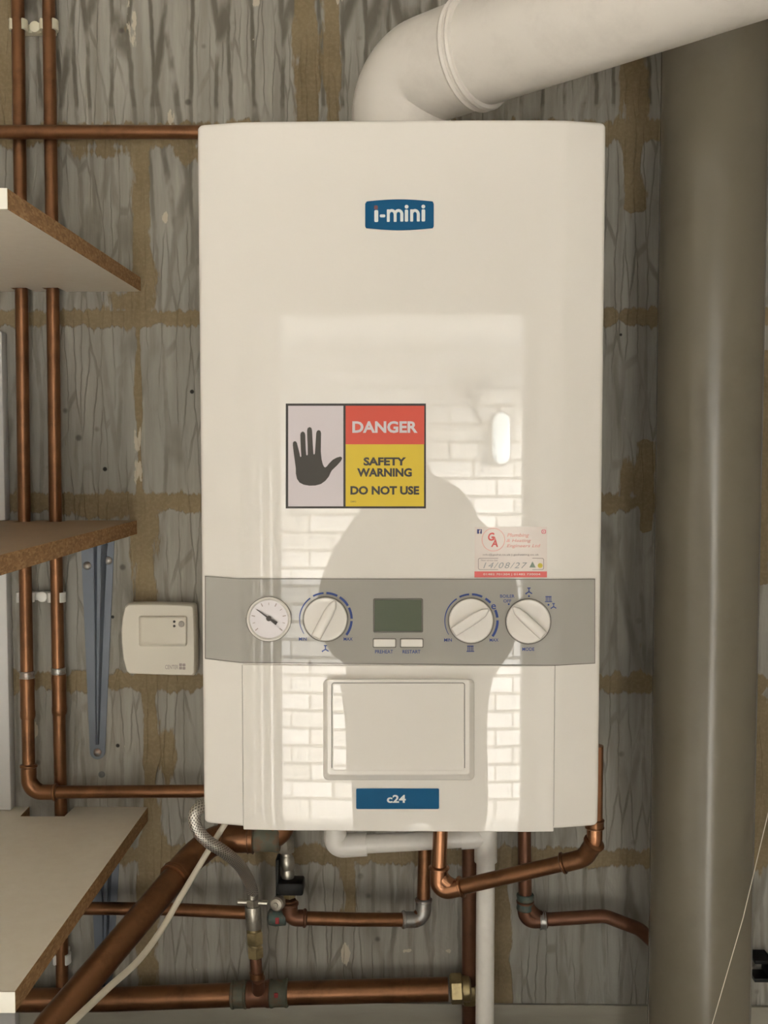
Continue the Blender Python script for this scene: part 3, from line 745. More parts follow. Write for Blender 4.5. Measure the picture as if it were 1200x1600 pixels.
# danger sticker
mb = patch((446.5, 630.5, 665.5, 794.5), .00025); ds = mb.build('danger_sticker', M['st_black'], boiler, label='danger sticker with a black hand, red and yellow panels')
patch((450.3, 634, 536.5, 791.2), .0004).build('white_panel', M['st_white'], ds)
patch((540, 634, 663, 694.2), .0004).build('red_panel', M['st_red'], ds)
patch((540, 694.2, 662.6, 791.2), .0004).build('yellow_panel', M['st_yellow'], ds)
hand = [(148, 560), (140, 500), (132, 440), (127, 395), (128, 376), (136, 367), (148, 367), (156, 377), (166, 415), (176, 455), (180, 477), (185, 480), (188, 474), (185, 430), (182, 370), (181, 320), (185, 304), (199, 296), (212, 304), (217, 320), (219, 380), (221, 430), (224, 464), (229, 469), (235, 462), (234, 400), (231, 340), (230, 290), (234, 272), (248, 264), (261, 271), (266, 290), (269, 350), (273, 420), (276, 458), (281, 463), (286, 455), (290, 400), (293, 350), (296, 306), (302, 291), (314, 286), (326, 292), (331, 308), (330, 370), (329, 440), (334, 495), (343, 532), (352, 550), (360, 556), (372, 548), (390, 525), (415, 500), (445, 484), (470, 477), (481, 483), (482, 494), (472, 512), (445, 542), (410, 575), (400, 592), (386, 622), (362, 652), (330, 675), (290, 686), (245, 687), (205, 680), (176, 665), (157, 638), (149, 600)]
mb = MB(); ppoly(mb, [(430+x/4.615, 610+y/4.615) for x, y in hand], .0006); mb.build('hand_symbol', M['st_hand'], ds)
mb = MB(); text(mb, 'DANGER', (550.5, 658, 652.5, 676.5), FO(.0006), .035); mb.build('danger_lettering', M['st_white'], ds)
mb = MB(); f_ = FO(.0006)
text(mb, 'SAFETY', (568, 714.5, 634.5, 727.5), f_, .042); text(mb, 'WARNING', (558, 731.5, 643.5, 745), f_, .042); text(mb, 'DO NOT USE', (547.5, 759.5, 655, 773), f_, .042)
text(mb, 'D892', (548, 782.5, 556.5, 785), f_)
mb.build('warning_lettering', M['st_hand'], ds)
# service sticker
mb = patch((741.5, 823, 855, 902.5), .00025); ss = mb.build('service_sticker', M['sv_paper'], boiler, label='small white and red service label above the strip')
def sx(x): return 730+x/8.571
def sy(y): return 810+y/8.571
def srect(x0, y0, x1, y1): return (sx(x0), sy(y0), sx(x1), sy(y1))
mb = MB(); patch(srect(97, 710, 1068, 790), .0004, mb); ppoly(mb, [(743, 904), (743, 904.01), (743.01, 904)], .0001) if False else None
text(mb, 'G', srect(278, 190, 365, 300), FO(.0005), .03, .15); text(mb, 'A', srect(318, 285, 412, 382), FO(.0005), .03, .15); text(mb, '&', srect(352, 245, 385, 290), FO(.0005), .02)
mb.build('red_printing', M['sv_red'], ss)
mb = MB()
c0, r0 = (sx(350), sy(285)), 152/8.571
mb.loft([[F(c0[0]+(r0+w)*math.cos(2*PI*k/48), c0[1]+(r0+w)*math.sin(2*PI*k/48), .0004) for w in (-.5, .5)] for k in range(49)], False, False, False)
text(mb, 'Plumbing', srect(535, 200, 830, 262), FO(.0005), .01, .25); text(mb, '& Heating', srect(525, 275, 855, 330), FO(.0005), .01, .25); text(mb, 'Engineers Ltd', srect(530, 345, 980, 400), FO(.0005), .01, .25)
mb.build('pink_printing', M['sv_pink'], ss)
mb = MB()
text(mb, 'info@gashe.co.uk | gasheating.co.uk', srect(210, 472, 960, 505), FO(.0005), .01); text(mb, 'Next service due:', srect(185, 548, 410, 572), FO(.0005), .005)
L0, L1 = rr(*srect(145, 530, 1028, 690), 3), rr(*srect(153, 538, 1020, 682), 2.4)
mb.loft([[F(*a, .0004), F(*b, .0004)] for a, b in zip(L0+L0[:1], L1+L1[:1])], False, False, False)
mb.build('grey_printing', M['sv_grey'], ss)
mb = MB(); text(mb, '14/08/27', srect(215, 590, 805, 668), FO(.0005), 0, .3, 1.2); mb.build('handwritten_date', M['sv_pen'], ss)
mb = MB(); text(mb, '01482 701304 | 01482 730004', srect(215, 735, 980, 768), FO(.0006), .01); mb.build('pale_lettering', M['sv_paper'], ss)
mb = MB(); patch(srect(132, 145, 196, 205), .0004, mb, 4, 2); mb.build('navy_icon', M['sv_navy'], ss)
mb = MB(); text(mb, 'f', srect(158, 152, 182, 205), FO(.0006), .03); mb.build('icon_letter', M['sv_paper'], ss)
mb = MB()
L0, L1 = rr(*srect(995, 150, 1055, 205), 2), rr(*srect(1007, 161, 1043, 194), 1.2)
mb.loft([[F(*a, .0004), F(*b, .0004)] for a, b in zip(L0+L0[:1], L1+L1[:1])], False, False, False); ppoly(mb, circ(sx(1025), sy(178), 1.1, 12), .0004)
mb.build('pink_icon', M['sv_magenta'], ss)
mb = MB(); ppoly(mb, [(sx(875), sy(575)), (sx(918), sy(658)), (sx(832), sy(658))], .0005); mb.build('triangle_icon', M['sv_green'], ss)
mb = MB(); ppoly(mb, circ(sx(978), sy(632), 3.9, 20), .0005); mb.build('yellow_icon', M['sv_yellow'], ss)

# ------------------------------------------------------------------ flue
YB = -.145
fb = P(627, 187, YB); fb = Vector((fb.x, YB, ZT))
dv = Vector((.75, -.66, .03)).normalized()
flue = thing('flue_pipe', 'fat white flue pipe bending out of the boiler top towards the right', 'flue', fb)
R = .0535; zax = .083
corner = fb + Vector((0, 0, zax))
tt = (XRW - corner.x)/dv.x
pend = corner + dv*tt
pp = path([fb+Vector((0, 0, .001)), corner, corner+dv*.104], .075, 18)
mb = MB(); mb.sweep(pp, R, 48); el = mb.build('elbow', M['flue'], flue, 50)
mb = MB(); mb.lathe(fb+Vector((0, 0, .0005)), (0, 0, 1), [(0, R+.0025), (.009, R+.0025), (.0115, R+.0005), (.013, R-.001)], 48)
mb.box((fb.x-.008, fb.y-R-.0085, fb.z+.001), (fb.x+.008, fb.y-R+.004, fb.z+.0105), .002)
mb.build('base_clamp', M['flue'], flue)
ce = corner+dv*.102
mb = MB(); mb.lathe(ce-dv*.008, dv, [(0, R-.001), (.001, R+.0022), (.0035, R+.0036), (.006, R+.0022), (.0065, R+.0010), (.009, R+.0010), (.0095, R+.0022), (.012, R+.0036), (.0145, R+.0022), (.0155, R-.002)], 48)
mb.build('collar', M['flue'], flue)
mb = MB(); mb.sweep([ce, ce+(pend-ce)*.3, ce+(pend-ce)*.6, pend-dv*.002], R-.0015, 48, True); mb.build('straight_pipe', M['flue'], flue, 50)

# ------------------------------------------------------------------ soil pipe
YS = -.15
a, b = P(1110, 200, YS), P(1098, 1500, YS)
xs_ = (a.x+b.x)/2
t = thing('soil_pipe', 'thick grey plastic soil pipe standing floor to ceiling right of the boiler', 'pipe', (xs_, YS, 0))
RS = .0555
mb = MB(); mb.lathe((xs_, YS, .0), (0, 0, 1), [(0, RS), (.8, RS), (1.6, RS), (ZC, RS)], 64); mb.build('pipe', M['soil'], t, 50)
mb = MB(); mb.lathe((xs_, YS, .0), (0, 0, 1), [(.12, RS), (.122, RS+.007), (.20, RS+.007), (.212, RS+.004), (.214, RS)], 64, False); mb.build('socket', M['soil'], t)
for zz in (.35,):
    mb = MB(); mb.lathe((xs_, YS, zz), (0, 0, 1), [(0, RS), (0, RS+.004), (.03, RS+.004), (.03, RS)], 48, False); mb.box((xs_-.02, YS+RS, zz), (xs_+.02, -.005, zz+.03), .002); mb.build('wall_bracket', M['soil'], t)

# ------------------------------------------------------------------ shelves
XE = -.325
YSF = -.438
def shelf(zt, zb, notches, label, mats, xe=XE, front=YSF):
    t = thing('wall_shelf', label, 'shelf', (xe, 0, zb))
    pts = [(XLW+.001, 0)]
    for n_ in notches: pts += n_
    pts += [(xe, 0), (xe, front), (XLW+.001, front)]
    mb = MB(); bm = mb.bm
    lo = [bm.verts.new((x, y, zb)) for x, y in pts]; hi = [bm.verts.new((x, y, zt)) for x, y in pts]
    f1 = bm.faces.new(lo); f2 = bm.faces.new(hi); f1.material_index = 1; f2.material_index = 0
    for i in range(len(pts)):
        j = (i+1) % len(pts); f = bm.faces.new((lo[i], lo[j], hi[j], hi[i])); f.material_index = 2
    mb.build('board', mats, t, 20)
    MB().box((XLW+.001, front-.0015, zb), (xe+.0005, front-.0001, zt), .0005).build('edging_strip', M['edgewhite'], t)
    return t
YP = -.021
def sq(px, py, w=.0095, d=.032):
    x = P(px, py, YP).x; return [(x-w, 0), (x-w, -d), (x+w, -d), (x+w, 0)]
zu = P(220, 455.5, 0).z; shelf(zu+.017, zu, [sq(33.7, 455), sq(82.5, 455)], 'topmost chipboard shelf, pale laminate underside facing the camera, left of the boiler', [M['laminate'], M['laminate'], M['chip']], P(220, 455, 0).x)
zm = P(214, 813, 0).z; shelf(zm, zm-.017, [sq(38, 812), sq(86.7, 812)], 'middle chipboard shelf with a brown top, held on the long blue bracket', [M['brownlam'], M['laminate'], M['chip']], P(214, 813, 0).x, -.52)
zl = P(231, 1261, 0).z
nn = [[(PZ(45, 1261, zl).x, 0), (PZ(32, 1275, zl).x, PZ(32, 1275.5, zl).y), (PZ(101, 1275, zl).x, PZ(101, 1275.5, zl).y), (PZ(116, 1261, zl).x, 0)]]
shelf(zl, zl-.018, nn, 'lowest shelf, its pale laminate top and notch for pipes facing up', [M['laminate'], M['laminate'], M['chip']], P(231, 1261, 0).x, PZ(21, 1549, zl).y)
xb = P(14, 1150, -.02).x
for (za, zb_, lab) in ((zm-.0175, zl+.0005, 'white painted upright batten between the middle and lowest shelves'), (zl-.0185, ZWT, 'white painted upright batten below the lowest shelf'), (zu-.05, zm+.0005, 'white painted upright batten between the topmost and middle shelves')):
    o = MB().box((xb-.07, -.018, zb_), (xb, -.0002 if zb_ > .9 else -.0052, za), .002).build('timber_batten', M['batten'], None, 35)
    tag(o, lab, 'batten', None)

# shelf brackets
def bracket(topL, topR, botL, botR, arm_z, label, screws, cut=None):
    q = P((topL[0]+topR[0])/2, topL[1], 0)
    t = thing('shelf_bracket', label, 'bracket', (q.x, 0, q.z))
    y1 = -.0022
    def W2(p, y): v = P(p[0], p[1], -.002); return Vector((v.x, y, v.z))
    tl, tr, br_, bl_ = [W2(p, 0) for p in (topL, topR, botR, botL)]
    tl.z = tr.z = arm_z
    mid = [(tl.lerp(bl_, k/10), tr.lerp(br_, k/10)) for k in range(11)]
    cb_ = (bl_+br_)/2; rb = (br_.x-bl_.x)/2
    mb = MB(); outline = [tl, tr] + [Vector((cb_.x+rb*math.cos(a), 0, cb_.z+rb*math.sin(a))) for a in [-PI*k/10 for k in range(11)]]
    mb.loft([[Vector((v.x, -.0003, v.z)) for v in outline], [Vector((v.x, -.0022, v.z)) for v in outline]])
    mb.build('wall_plate', M['bracket'], t, 30)
    # pressed stiffening rib: a tapered channel standing off the plate
    mb = MB(); L = []
    for k in range(13):
        f = k/12; a_, b_ = tl.lerp(bl_, f), tr.lerp(br_, f); c_ = (a_+b_)/2 + Vector((.004*(1-f), 0, 0)); hw_ = (b_.x-a_.x)/2*(.42*(1-f)+.22*f)
        h = .011*(1-f)+.003*f; z = a_.z - (.012 if k == 0 else 0) + (.010 if k == 12 else 0)
        L.append([Vector((c_.x-hw_, -.0021, z)), Vector((c_.x-hw_*.8, -.0021-h*.8, z)), Vector((c_.x-hw_*.55, -.0021-h, z)), Vector((c_.x-hw_*.3, -.0021-h*.6, z)), Vector((c_.x+hw_*.3, -.0021-h*.6, z)), Vector((c_.x+hw_*.55, -.0021-h, z)), Vector((c_.x+hw_*.8, -.0021-h*.8, z)), Vector((c_.x+hw_, -.0021, z))])
    mb.loft(L); mb.build('rib', M['bracket'], t, 60)
    MB().box((tl.x+.004, -.30, arm_z-.0022), (tr.x-.004, -.0003, arm_z), .0006).build('arm', M['bracket'], t)
    for px, py in screws:
        s_ = P(px, py, -.003)
        mb = MB(); mb.lathe((s_.x, -.0022, s_.z), (0, -1, 0), [(0, .0052), (.0008, .005), (.002, .0036), (.0026, .0014)], 20); mb.build('screw', M['solder'], t)
    return t
bracket((126, 842), (179, 842), (140.5, 1175), (164, 1175), zm-.0172, 'long blue-grey steel bracket under the middle shelf beside the thermostat', [(136, 884), (168.5, 876), (152, 1176)])
bracket((138, 1290), (190, 1290), (152, 1560), (174, 1560), zl-.0182, 'blue-grey steel bracket under the lowest shelf, behind the thick diagonal pipe', [(150, 1330), (178, 1326), (163, 1561)])

# ------------------------------------------------------------------ copper pipework
r15, r22, r28 = .0078, .011, .0143
def pipe_thing(label, pts, r, mat, bend=.022, name='copper_pipe', cat='pipe', n=20):
    t = thing(name, label, cat, pts[0]); mb = MB(); mb.sweep(path(pts, bend, 10), r, n); mb.build('tube', M[mat], t, 50); return t
def V(*a): return [P(*p) for p in a]
# outer upright on the left, turning right behind the boiler
pts = V((27.0, -142, YP), (33.7, 455, YP), (38, 812, YP), (45.5, 1238, -.042), (330, 1236, -.042))
pts[0].z = ZC-.0005; pa = pipe_thing('outermost upright copper pipe on the left, its foot elbowed towards the boiler', pts, r15, 'copper', .024)
pa.location = pa.location
elbow(pts, 3, .020, .034, r15+.0016, r15+.0030, M['copper'], pa)
q = pts[2].lerp(pts[3], .57); sleeve(q, pts[3]-pts[2], .009, r15+.0009, M['solder'], pa, 'solder_ring')
q = pts[2].lerp(pts[3], .655); sleeve(q, (pts[3]-pts[2]), .05, r15+.0009, M['copper'], pa)
# inner upright
pts = V((74.7, -142, YP), (82.5, 455, YP), (86.7, 812, YP), (94.8, 1240, YP), (96, 1290, YP), (97, 1545, -.024))
pts[0].z = ZC-.0005; pb = pipe_thing('inner upright copper pipe on the left, running down past the lowest shelf', pts, r15, 'copper', .02)
q = P(91.3, 1048, YP); sleeve(q, (0, 0, 1), .008, r15+.0006, M['solder'], pb, 'solder_ring')
q = P(92.5, 1085, YP); sleeve(q, (0, 0, 1), .05, r15+.0009, M['copper'], pb)
# horizontal at the top
y_ = -.0385
pts = V((-250, 204, y_), (325, 206.5, y_)); pts[0].x = XLW+.002
pc = pipe_thing('level copper pipe crossing over the two uprights to the boiler top', pts, r15+.0003, 'copper')
# clips
def clip(px1, px2, py, label, mat, y0=YP):
    a, b = P(px1, py, y0), P(px2, py, y0)
    t = thing('pipe_clip', label, 'pipe clip', ((a.x+b.x)/2, 0, a.z))
    mb = MB(); mb.box((a.x-.003, -.012, a.z-.005), (b.x+.003, -.0002, a.z+.005), .001)
    mb.lathe(((a.x+b.x)/2, -.012, a.z), (0, -1, 0), [(0, .007), (.006, .0065), (.0075, .004)], 16); mb.build('saddle', M[mat], t)
    for q in (a, b):
        mb = MB(); L = []
        for k in range(13):
            an = math.radians(-48 + 276*k/12)
            c_, s_ = math.cos(an), math.sin(an)
            L.append([Vector((q.x+c_*ro, y0+s_*ro, q.z+h)) for ro, h in ((r15+.0003, -.006), (r15+.0033, -.006), (r15+.0033, .006), (r15+.0003, .006))])
        # opening faces the room
        mb.loft(L); o = mb.build('jaw', M[mat], t)
    return t
clip(29, 76.5, 40, 'yellowed double pipe clip near the top of the left uprights', 'clipdirt')
clip(39.5, 88.5, 933, 'white double pipe clip under the middle shelf', 'clip')
clip(47, 97, 1497, 'white double pipe clip under the lowest shelf', 'clip', -.024)

# thick pipe slanting down to the left
pts = [P(443, 1309, -.085), P(443, 1309, -.13), P(334, 1311, -.13), P(298, 1342, -.15), P(64, 1619, -.365), P(50, 1640, -.38)]
pts[0] = Vector((pts[1].x, -.1, ZB-.0005)); pts[5] = Vector((pts[4].x-.01, pts[4].y-.01, ZWT))
pd = pipe_thing('thick copper pipe slanting from under the boiler down to the lower left', pts, r28, 'copper', .022, n=28)
mb = MB(); mb.sweep(path([P(394, 1309, -.13), pts[2], pts[3], pts[3].lerp(pts[4], .12)], .034, 12), r28+.0018, 28); mb.build('elbow_fitting', M['copper'], pd)
for c_, d_ in ((P(392, 1309, -.13), Vector((1, 0, 0))), (pts[3].lerp(pts[4], .12), (pts[4]-pts[3]).normalized()), (P(346, 1310, -.13), Vector((1, 0, 0)))):
    sleeve(c_, d_, .007, r28+.0026, M['copper'], pd, 'bead', 28)
sleeve(P(417, 1309, -.13), (1, 0, 0), .030, r28-.003+.004, M['verdigris'], pd, 'corroded_collar', 24)

# cable
cp = [P(378, 1250, -.14), P(365, 1268, -.15), P(350, 1290, -.157), P(322, 1335, -.168), P(283, 1400, -.205), P(250, 1456, -.245), P(215, 1502, -.29), P(170, 1543, -.345), P(108, 1602, -.43), P(60, 1650, -.47), P(20, 1740, -.49)]
cp[0].z = ZB-.0005; cp.append(Vector((cp[-1].x-.02, -.50, ZWT+.0035)))
mb = MB(); mb.sweep(crom(cp, 8), .0033, 14)
tag(mb.build('electric_cable', M['cream']), 'cream cable drooping in front of the thick slanting copper pipe', 'cable')

# filling valve with braided hose
YV = -.075
vb = P(402, 1550, YV)
vv = thing('filling_valve', 'brass filling valve standing on the lowest pipe under the boiler\'s left side', 'valve', vb)
def vz(py, px=400): return P(px, py, YV)
def stack(parts, px, Yv, parent):
    for (ya, yb, ra, kind, mat, nm) in parts:
        a, b = P(px(ya), ya, Yv), P(px(yb), yb, Yv); d = (b-a); L = d.length; r = S(ra, Yv)
        mb = MB()
        if kind == 'hex': mb.lathe(a, d, [(0, r*.9), (L*.1, r), (L*.9, r), (L, r*.9)], 6, rot=.3)
        elif kind == 'cyl': mb.lathe(a, d, [(0, r*.94), (L*.06, r), (L*.94, r), (L, r*.94)], 24)
        elif kind == 'bulb': mb.lathe(a, d, [(0, r*.75), (L*.15, r*.95), (L*.4, r), (L*.6, r*.8), (L*.8, r*.95), (L, r*.8)], 24)
        mb.build(nm, M[mat], parent, 30)
pxv = lambda y: 394 + (y-1395)*.055
stack([(1392, 1404, 9.5, 'cyl', 'nickel', 'hose_ferrule'), (1403, 1416, 11, 'hex', 'nickel', 'hose_nut'), (1415, 1450, 13, 'cyl', 'nickel', 'valve_body'), (1449, 1455, 11, 'cyl', 'brass', 'neck'),
       (1454, 1474, 14, 'hex', 'brass', 'upper_nut'), (1474, 1478, 11, 'cyl', 'brass', 'neck'), (1477, 1495, 13.5, 'hex', 'brass', 'lower_nut'), (1494, 1530, 9.5, 'cyl', 'copperdark', 'riser'), (1519, 1528, 11.5, 'cyl', 'copper', 'bead')], pxv, YV, vv)
mb = MB(); a = P(372, 1409, YV); b = P(418, 1411, YV); mb.sweep([a, a.lerp(b, .5), b], S(4.5, YV), 14); mb.build('cross_spindle', M['nickel'], vv)
a = P(436, 1410, YV-.01)
mb = MB(); mb.lathe(a, (-.25, -1, .1), [(-.012, S(5, YV)), (-.001, S(5, YV)), (0, S(11, YV)), (.008, S(11.5, YV)), (.010, S(9, YV)), (.0105, S(4, YV)), (.012, S(3.5, YV))], 20); mb.build('turn_screw', M['nickel'], vv)
hp = [P(395, 1395, YV), P(389, 1377, -.09), P(374, 1352, -.135), P(350, 1331, -.168), P(324, 1314, -.183), P(307, 1294, -.188), P(304, 1274, -.187), P(313, 1260, -.178), P(320, 1255, -.15), P(338, 1250, -.115), P(372, 1232, -.095)]
hp[-1].z = ZB-.0005
mb = MB(); mb.sweep(crom(hp, 10), .0068, 18, True, True); mb.build('braided_hose', M['braid'], vv, 60, label='braided steel hose looping up behind the boiler')

# lowest big pipe with tee
YL = -.034
pts = V((-260, 1567, YL), (160, 1562, YL), (400, 1553, YL), (700, 1545.5, YL)); pts[0].x = XLW+.002
pe = pipe_thing('thick level copper pipe along the bottom with a corroded tee', pts, r28, 'copper', n=28)
ax = (pts[3]-pts[1]).normalized()
sleeve(P(374, 1554, YL), ax, S(26, YL), r28+.0016, M['verdigris'], pe, 'corroded_collar', 28)
sleeve(P(436, 1552, YL), ax, S(30, YL), r28+.0016, M['verdigris'], pe, 'corroded_collar', 28)
sleeve(P(404, 1553, YL), ax, S(40, YL), r28+.0012, M['copperdark'], pe, 'tee', 28)
a, b = P(403.5, 1528, YV), P(404, 1553, YL); mb = MB(); mb.sweep([a, a.lerp(b, .5), b], S(10.5, YV), 22); mb.build('tee_branch', M['copperdark'], pe)
q = P(432, 1556, YL-r28-.0012); MB().box((q.x-.003, q.y-.0004, q.z-.003), (q.x+.002, q.y+.004, q.z+.003), .001).build('red_mark', M['redpaint'], pe)
mb = MB(); q = P(703, 1545, YL); mb.lathe(q, ax, [(0, r28+.0015), (.002, r28+.004), (.014, r28+.004), (.016, r28+.0015)], 6, rot=.26); mb.build('compression_nut', M['brass'], pe, 30)
mb = MB(); q = P(722, 1545, YL); mb.lathe(q, ax, [(0, r28), (.003, r28+.0012), (.009, r28+.0012), (.011, r28-.003)], 24); mb.build('nut_body', M['brass'], pe, 30)

# short level pipe into the filling valve
pts = V((95, 1419, -.04), (250, 1420, -.045), (386, 1426, -.055))
pf = pipe_thing('level copper pipe behind the slanting pipe, ending at the filling valve', pts, r15, 'copper')

# isolating valve with black lever, and its pipe
YI = -.07
pts = [P(452, 1406, YI), P(453, 1434, YI), P(560, 1437, YI+.01), P(661, 1437, YI+.025), P(667, 1300, YI+.035)]; pts[4].z = ZB-.0005
iv = pipe_thing('copper pipe under the boiler, dropping from the black-levered valve to a silvery elbow', pts, r15+.0004, 'copper', .016)
elbow(pts, 1, .012, .0195, r15+.002, r15+.0034, M['copperdark'], iv)
elbow(pts, 3, .014, .026, r15+.0018, r15+.003, M['solder'], iv, 'soldered_elbow')
a = P(432, 1436, YI); mb = MB(); mb.lathe(P(447, 1434, YI), (-1, 0, .05), [(0, r15+.001), (.012, r15+.0028), (.02, r15+.0015), (.022, r15-.003)], 20); mb.build('corroded_end', M['teal'], iv)
q = P(433, 1438, YI-r15-.0025); MB().box((q.x-.0025, q.y-.0003, q.z-.005), (q.x+.0025, q.y+.004, q.z+.003), .001).build('red_mark', M['redpaint'], iv)
ib = P(449, 1385, YI)
il = thing('isolating_valve', 'nickel isolating valve with a black lever hanging under the boiler', 'valve', ib)
pxi = lambda y: 446 + (y-1300)*.055
stack([(1185, 1308, 8, 'cyl', 'nickel', 'inlet'), (1308, 1331, 13.5, 'hex', 'nickel', 'union_nut'), (1331, 1337, 8.5, 'cyl', 'nickel', 'neck'), (1336, 1372, 12, 'bulb', 'nickel', 'valve_body'), (1390, 1402, 10.5, 'hex', 'brass', 'outlet_nut')], pxi, YI, il)
a, b = P(436, 1371, YI), P(475.5, 1391, YI)
mb = MB(); mb.box((a.x, YI-.018, b.z), (b.x, YI+.008, a.z), .0025); c1, c2 = P(432.5, 1336, YI), P(438, 1402, YI); mb.box((c1.x, YI-.014, c2.z), (c2.x, YI+.006, c1.z), .0015)
mb.build('lever', M['black'], il)

# gas pipe at the right: out of the boiler, down, across and up the boiler's right flank
YG = -.135
pts = [P(688.5, 1285, YG), P(685.5, 1391, YG), P(716, 1392, YG-.004), P(918, 1337, YG+.005), P(929, 1318, YG+.01), P(936, 1170, YG+.04)]
pts = [P(691, 1226, YG), P(684.5, 1394, YG), P(913, 1341, -.18), Vector((XC+HWD+.0105, -.19, ZB-.045)), Vector((XC+HWD+.0105, -.19, P(938, 1165, -.19).z))]
pts[0].z = ZB-.0005; pg = pipe_thing('bright copper gas pipe dropping from the boiler and rising again at its right edge', pts, r15+.0006, 'copperbright', .02)
pg_b = path([pts[0], pts[1], pts[2], pts[3]], .02)
a_, b_, c_ = pts[0], pts[1], pts[2]
d1, d2 = (a_-b_).normalized(), (c_-b_).normalized()
elbow(pts, 1, .018, .030, r15+.0024, r15+.0042, M['copperbright'], pg)
elbow(pts, 2, .020, .026, r15+.0022, r15+.0040, M['copper'], pg)
mb = MB(); f0, f1 = b_+d2*.030, pts[2]-d2*.026; mb.sweep([f0, f0.lerp(f1, .5), f1], r15+.0009, 20); mb.build('dull_span', M['copper'], pg)
q = pts[3]+Vector((0, 0, .02)); sleeve(q, (pts[4]-pts[3]), .010, r15+.002, M['copper'], pg, 'bead')

# pipe dropping to the right, bending behind the soil pipe
YR = -.035
pts = V((818, 1180, YR), (821, 1439, YR), (945, 1431, YR), (1000, 1452, YR), (1060, 1510, YR))
pts[0].z = ZB-.0005; ph = pipe_thing('copper pipe with green corrosion, bending away behind the grey soil pipe', pts, r15+.0004, 'copperdark', .03)
elbow(pts, 1, .012, .026, r15+.0018, r15+.0030, M['copperdark'], ph)
sleeve(P(820.6, 1409, YR), (0, 0, 1), S(26, YR), r15+.0022, M['teal'], ph, 'corroded_collar')
sleeve(P(848, 1438, YR), (1, 0, .05), S(10, YR), r15+.0032, M['solder'], ph, 'solder_ring')

# dark riser behind the white waste pipe
pts = V((733.5, 1270, -.024), (733.5, 1640, -.024)); pts[0].z = ZB-.0005; pts[-1].z = ZWT
pi_ = pipe_thing('dark brown copper riser just left of the white waste pipe', pts, r22-.0015, 'copperdark')
mb = MB(); q = P(733, 1537, -.024); mb.lathe(q, (0, 0, -1), [(0, .0115), (.004, .0135), (.02, .0135), (.024, .0115)], 6); mb.build('compression_nut', M['brass'], pi_, 30)

# white condensate / waste pipe
YW = -.095
pw = thing('waste_pipe', 'white plastic waste pipe elbowed under the boiler, dropping past the bottom board', 'pipe', P(757, 1600, YW))
r_w = .0108
p0, p1, p2, p3 = P(524, 1280, YW), P(524, 1322, YW), P(759, 1307, YW), P(757, 1640, YW); p3.z = ZWT; p0.z = ZB-.0005
p2b = Vector((p2.x, YW, p2.z))
mb = MB(); mb.sweep(path([p1+Vector((.01, 0, .001)), P(640, 1315, YW), p2], .01), r_w, 24); mb.build('level_run', M['waste'], pw)
mb = MB(); mb.sweep(path([p2, p3], .01), r_w, 24); mb.build('drop', M['waste'], pw)
dd = (p2-p1).normalized()
mb = MB(); mb.sweep(path([p0, p1, p1+dd*S(50, YW)], .009, 10), r_w+.0028, 26); mb.build('elbow', M['waste'], pw)
mb = MB(); mb.sweep([p2-dd*S(40, YW), p2-dd*S(20, YW), p2], r_w+.0022, 26); up_ = Vector((0, 0, 1))
mb.sweep([p2+up_*S(24, YW), p2, p2-up_*S(40, YW)], r_w+.0026, 26); mb.build('tee', M['waste'], pw)

# short black clip low on the wall and a thread at the right
q = P(1182, 1500, 0)
o = MB().box((q.x-.012, -.03, q.z-.014), (q.x+.010, -.0052, q.z-.009), .001)
o.box((q.x+.006, -.028, q.z-.010), (q.x+.010, -.0002, q.z+.014), .001); o.box((q.x-.012, -.03, q.z+.009), (q.x+.010, -.0002, q.z+.014), .001)
tag(o.build('wall_clip', M['black']), 'small black clip low on the wall right of the soil pipe', 'clip')
mb = MB(); a, b = P(1204, 1255, -.24), P(1110, 1610, -.22)
up_t = (XRW-.0006-a.x)/(a-b).x; mb.sweep([a + (a-b)*up_t, a, a.lerp(b, .5)+Vector((.003, 0, 0)), b, b+(b-a)*.3], .00045, 8)
tag(mb.build('loose_thread', M['cream']), 'thin pale thread hanging slantwise in front of the soil pipe foot', 'thread')

# ------------------------------------------------------------------ thermostat
YT = -.031
th = thing('room_thermostat', 'off-white thermostat receiver box on the wall between bracket and boiler', 'thermostat', P(248, 1055, 0))
def T(x, y, off=0): return P(x, y, YT-off)
out = [(199, 943.5), (222, 943), (250, 943.2), (280, 944), (300, 945.2), (303, 948), (304.2, 970), (305, 1000), (305.2, 1030), (304.6, 1053), (302, 1056.5), (270, 1056), (230, 1054.6), (201, 1053.5), (197, 1050), (191.5, 1030), (188.8, 1005), (188.3, 985), (190, 965), (194, 948)]
cxm, cym = 247, 1000
def sc(L, f): return [(cxm+(x-cxm)*f, cym+(y-cym)*f) for x, y in L]
mb = MB()
W0 = [T(x, y) for x, y in out]
mb.loft([[Vector((v.x*1, -.0003, v.z)) for v in [T(*p) for p in sc(out, .95)]], [Vector((v.x, -.008, v.z)) for v in [T(*p) for p in sc(out, .965)]], [Vector((v.x, -.012, v.z)) for v in W0], [Vector((v.x, YT+.006, v.z)) for v in W0], [Vector((v.x, YT+.0015, v.z)) for v in [T(*p) for p in sc(out, .985)]], [Vector((v.x, YT, v.z)) for v in [T(*p) for p in sc(out, .96)]]])
mb.build('case', M['thermo'], th, 40)
def tslab(mb, loops): mb.loft([[P(x, y, YT-o) for x, y in L] for L, o in loops], False, True)
mb = MB(); tslab(mb, [(rr(216.5, 962, 292.5, 1010, 4), -.0005), (rr(219.5, 964, 291.5, 1007.5, 3.5), .0045), (rr(222, 966, 290, 1005.5, 3), .0056)]); mb.build('raised_cover', M['thermo'], th, 30)
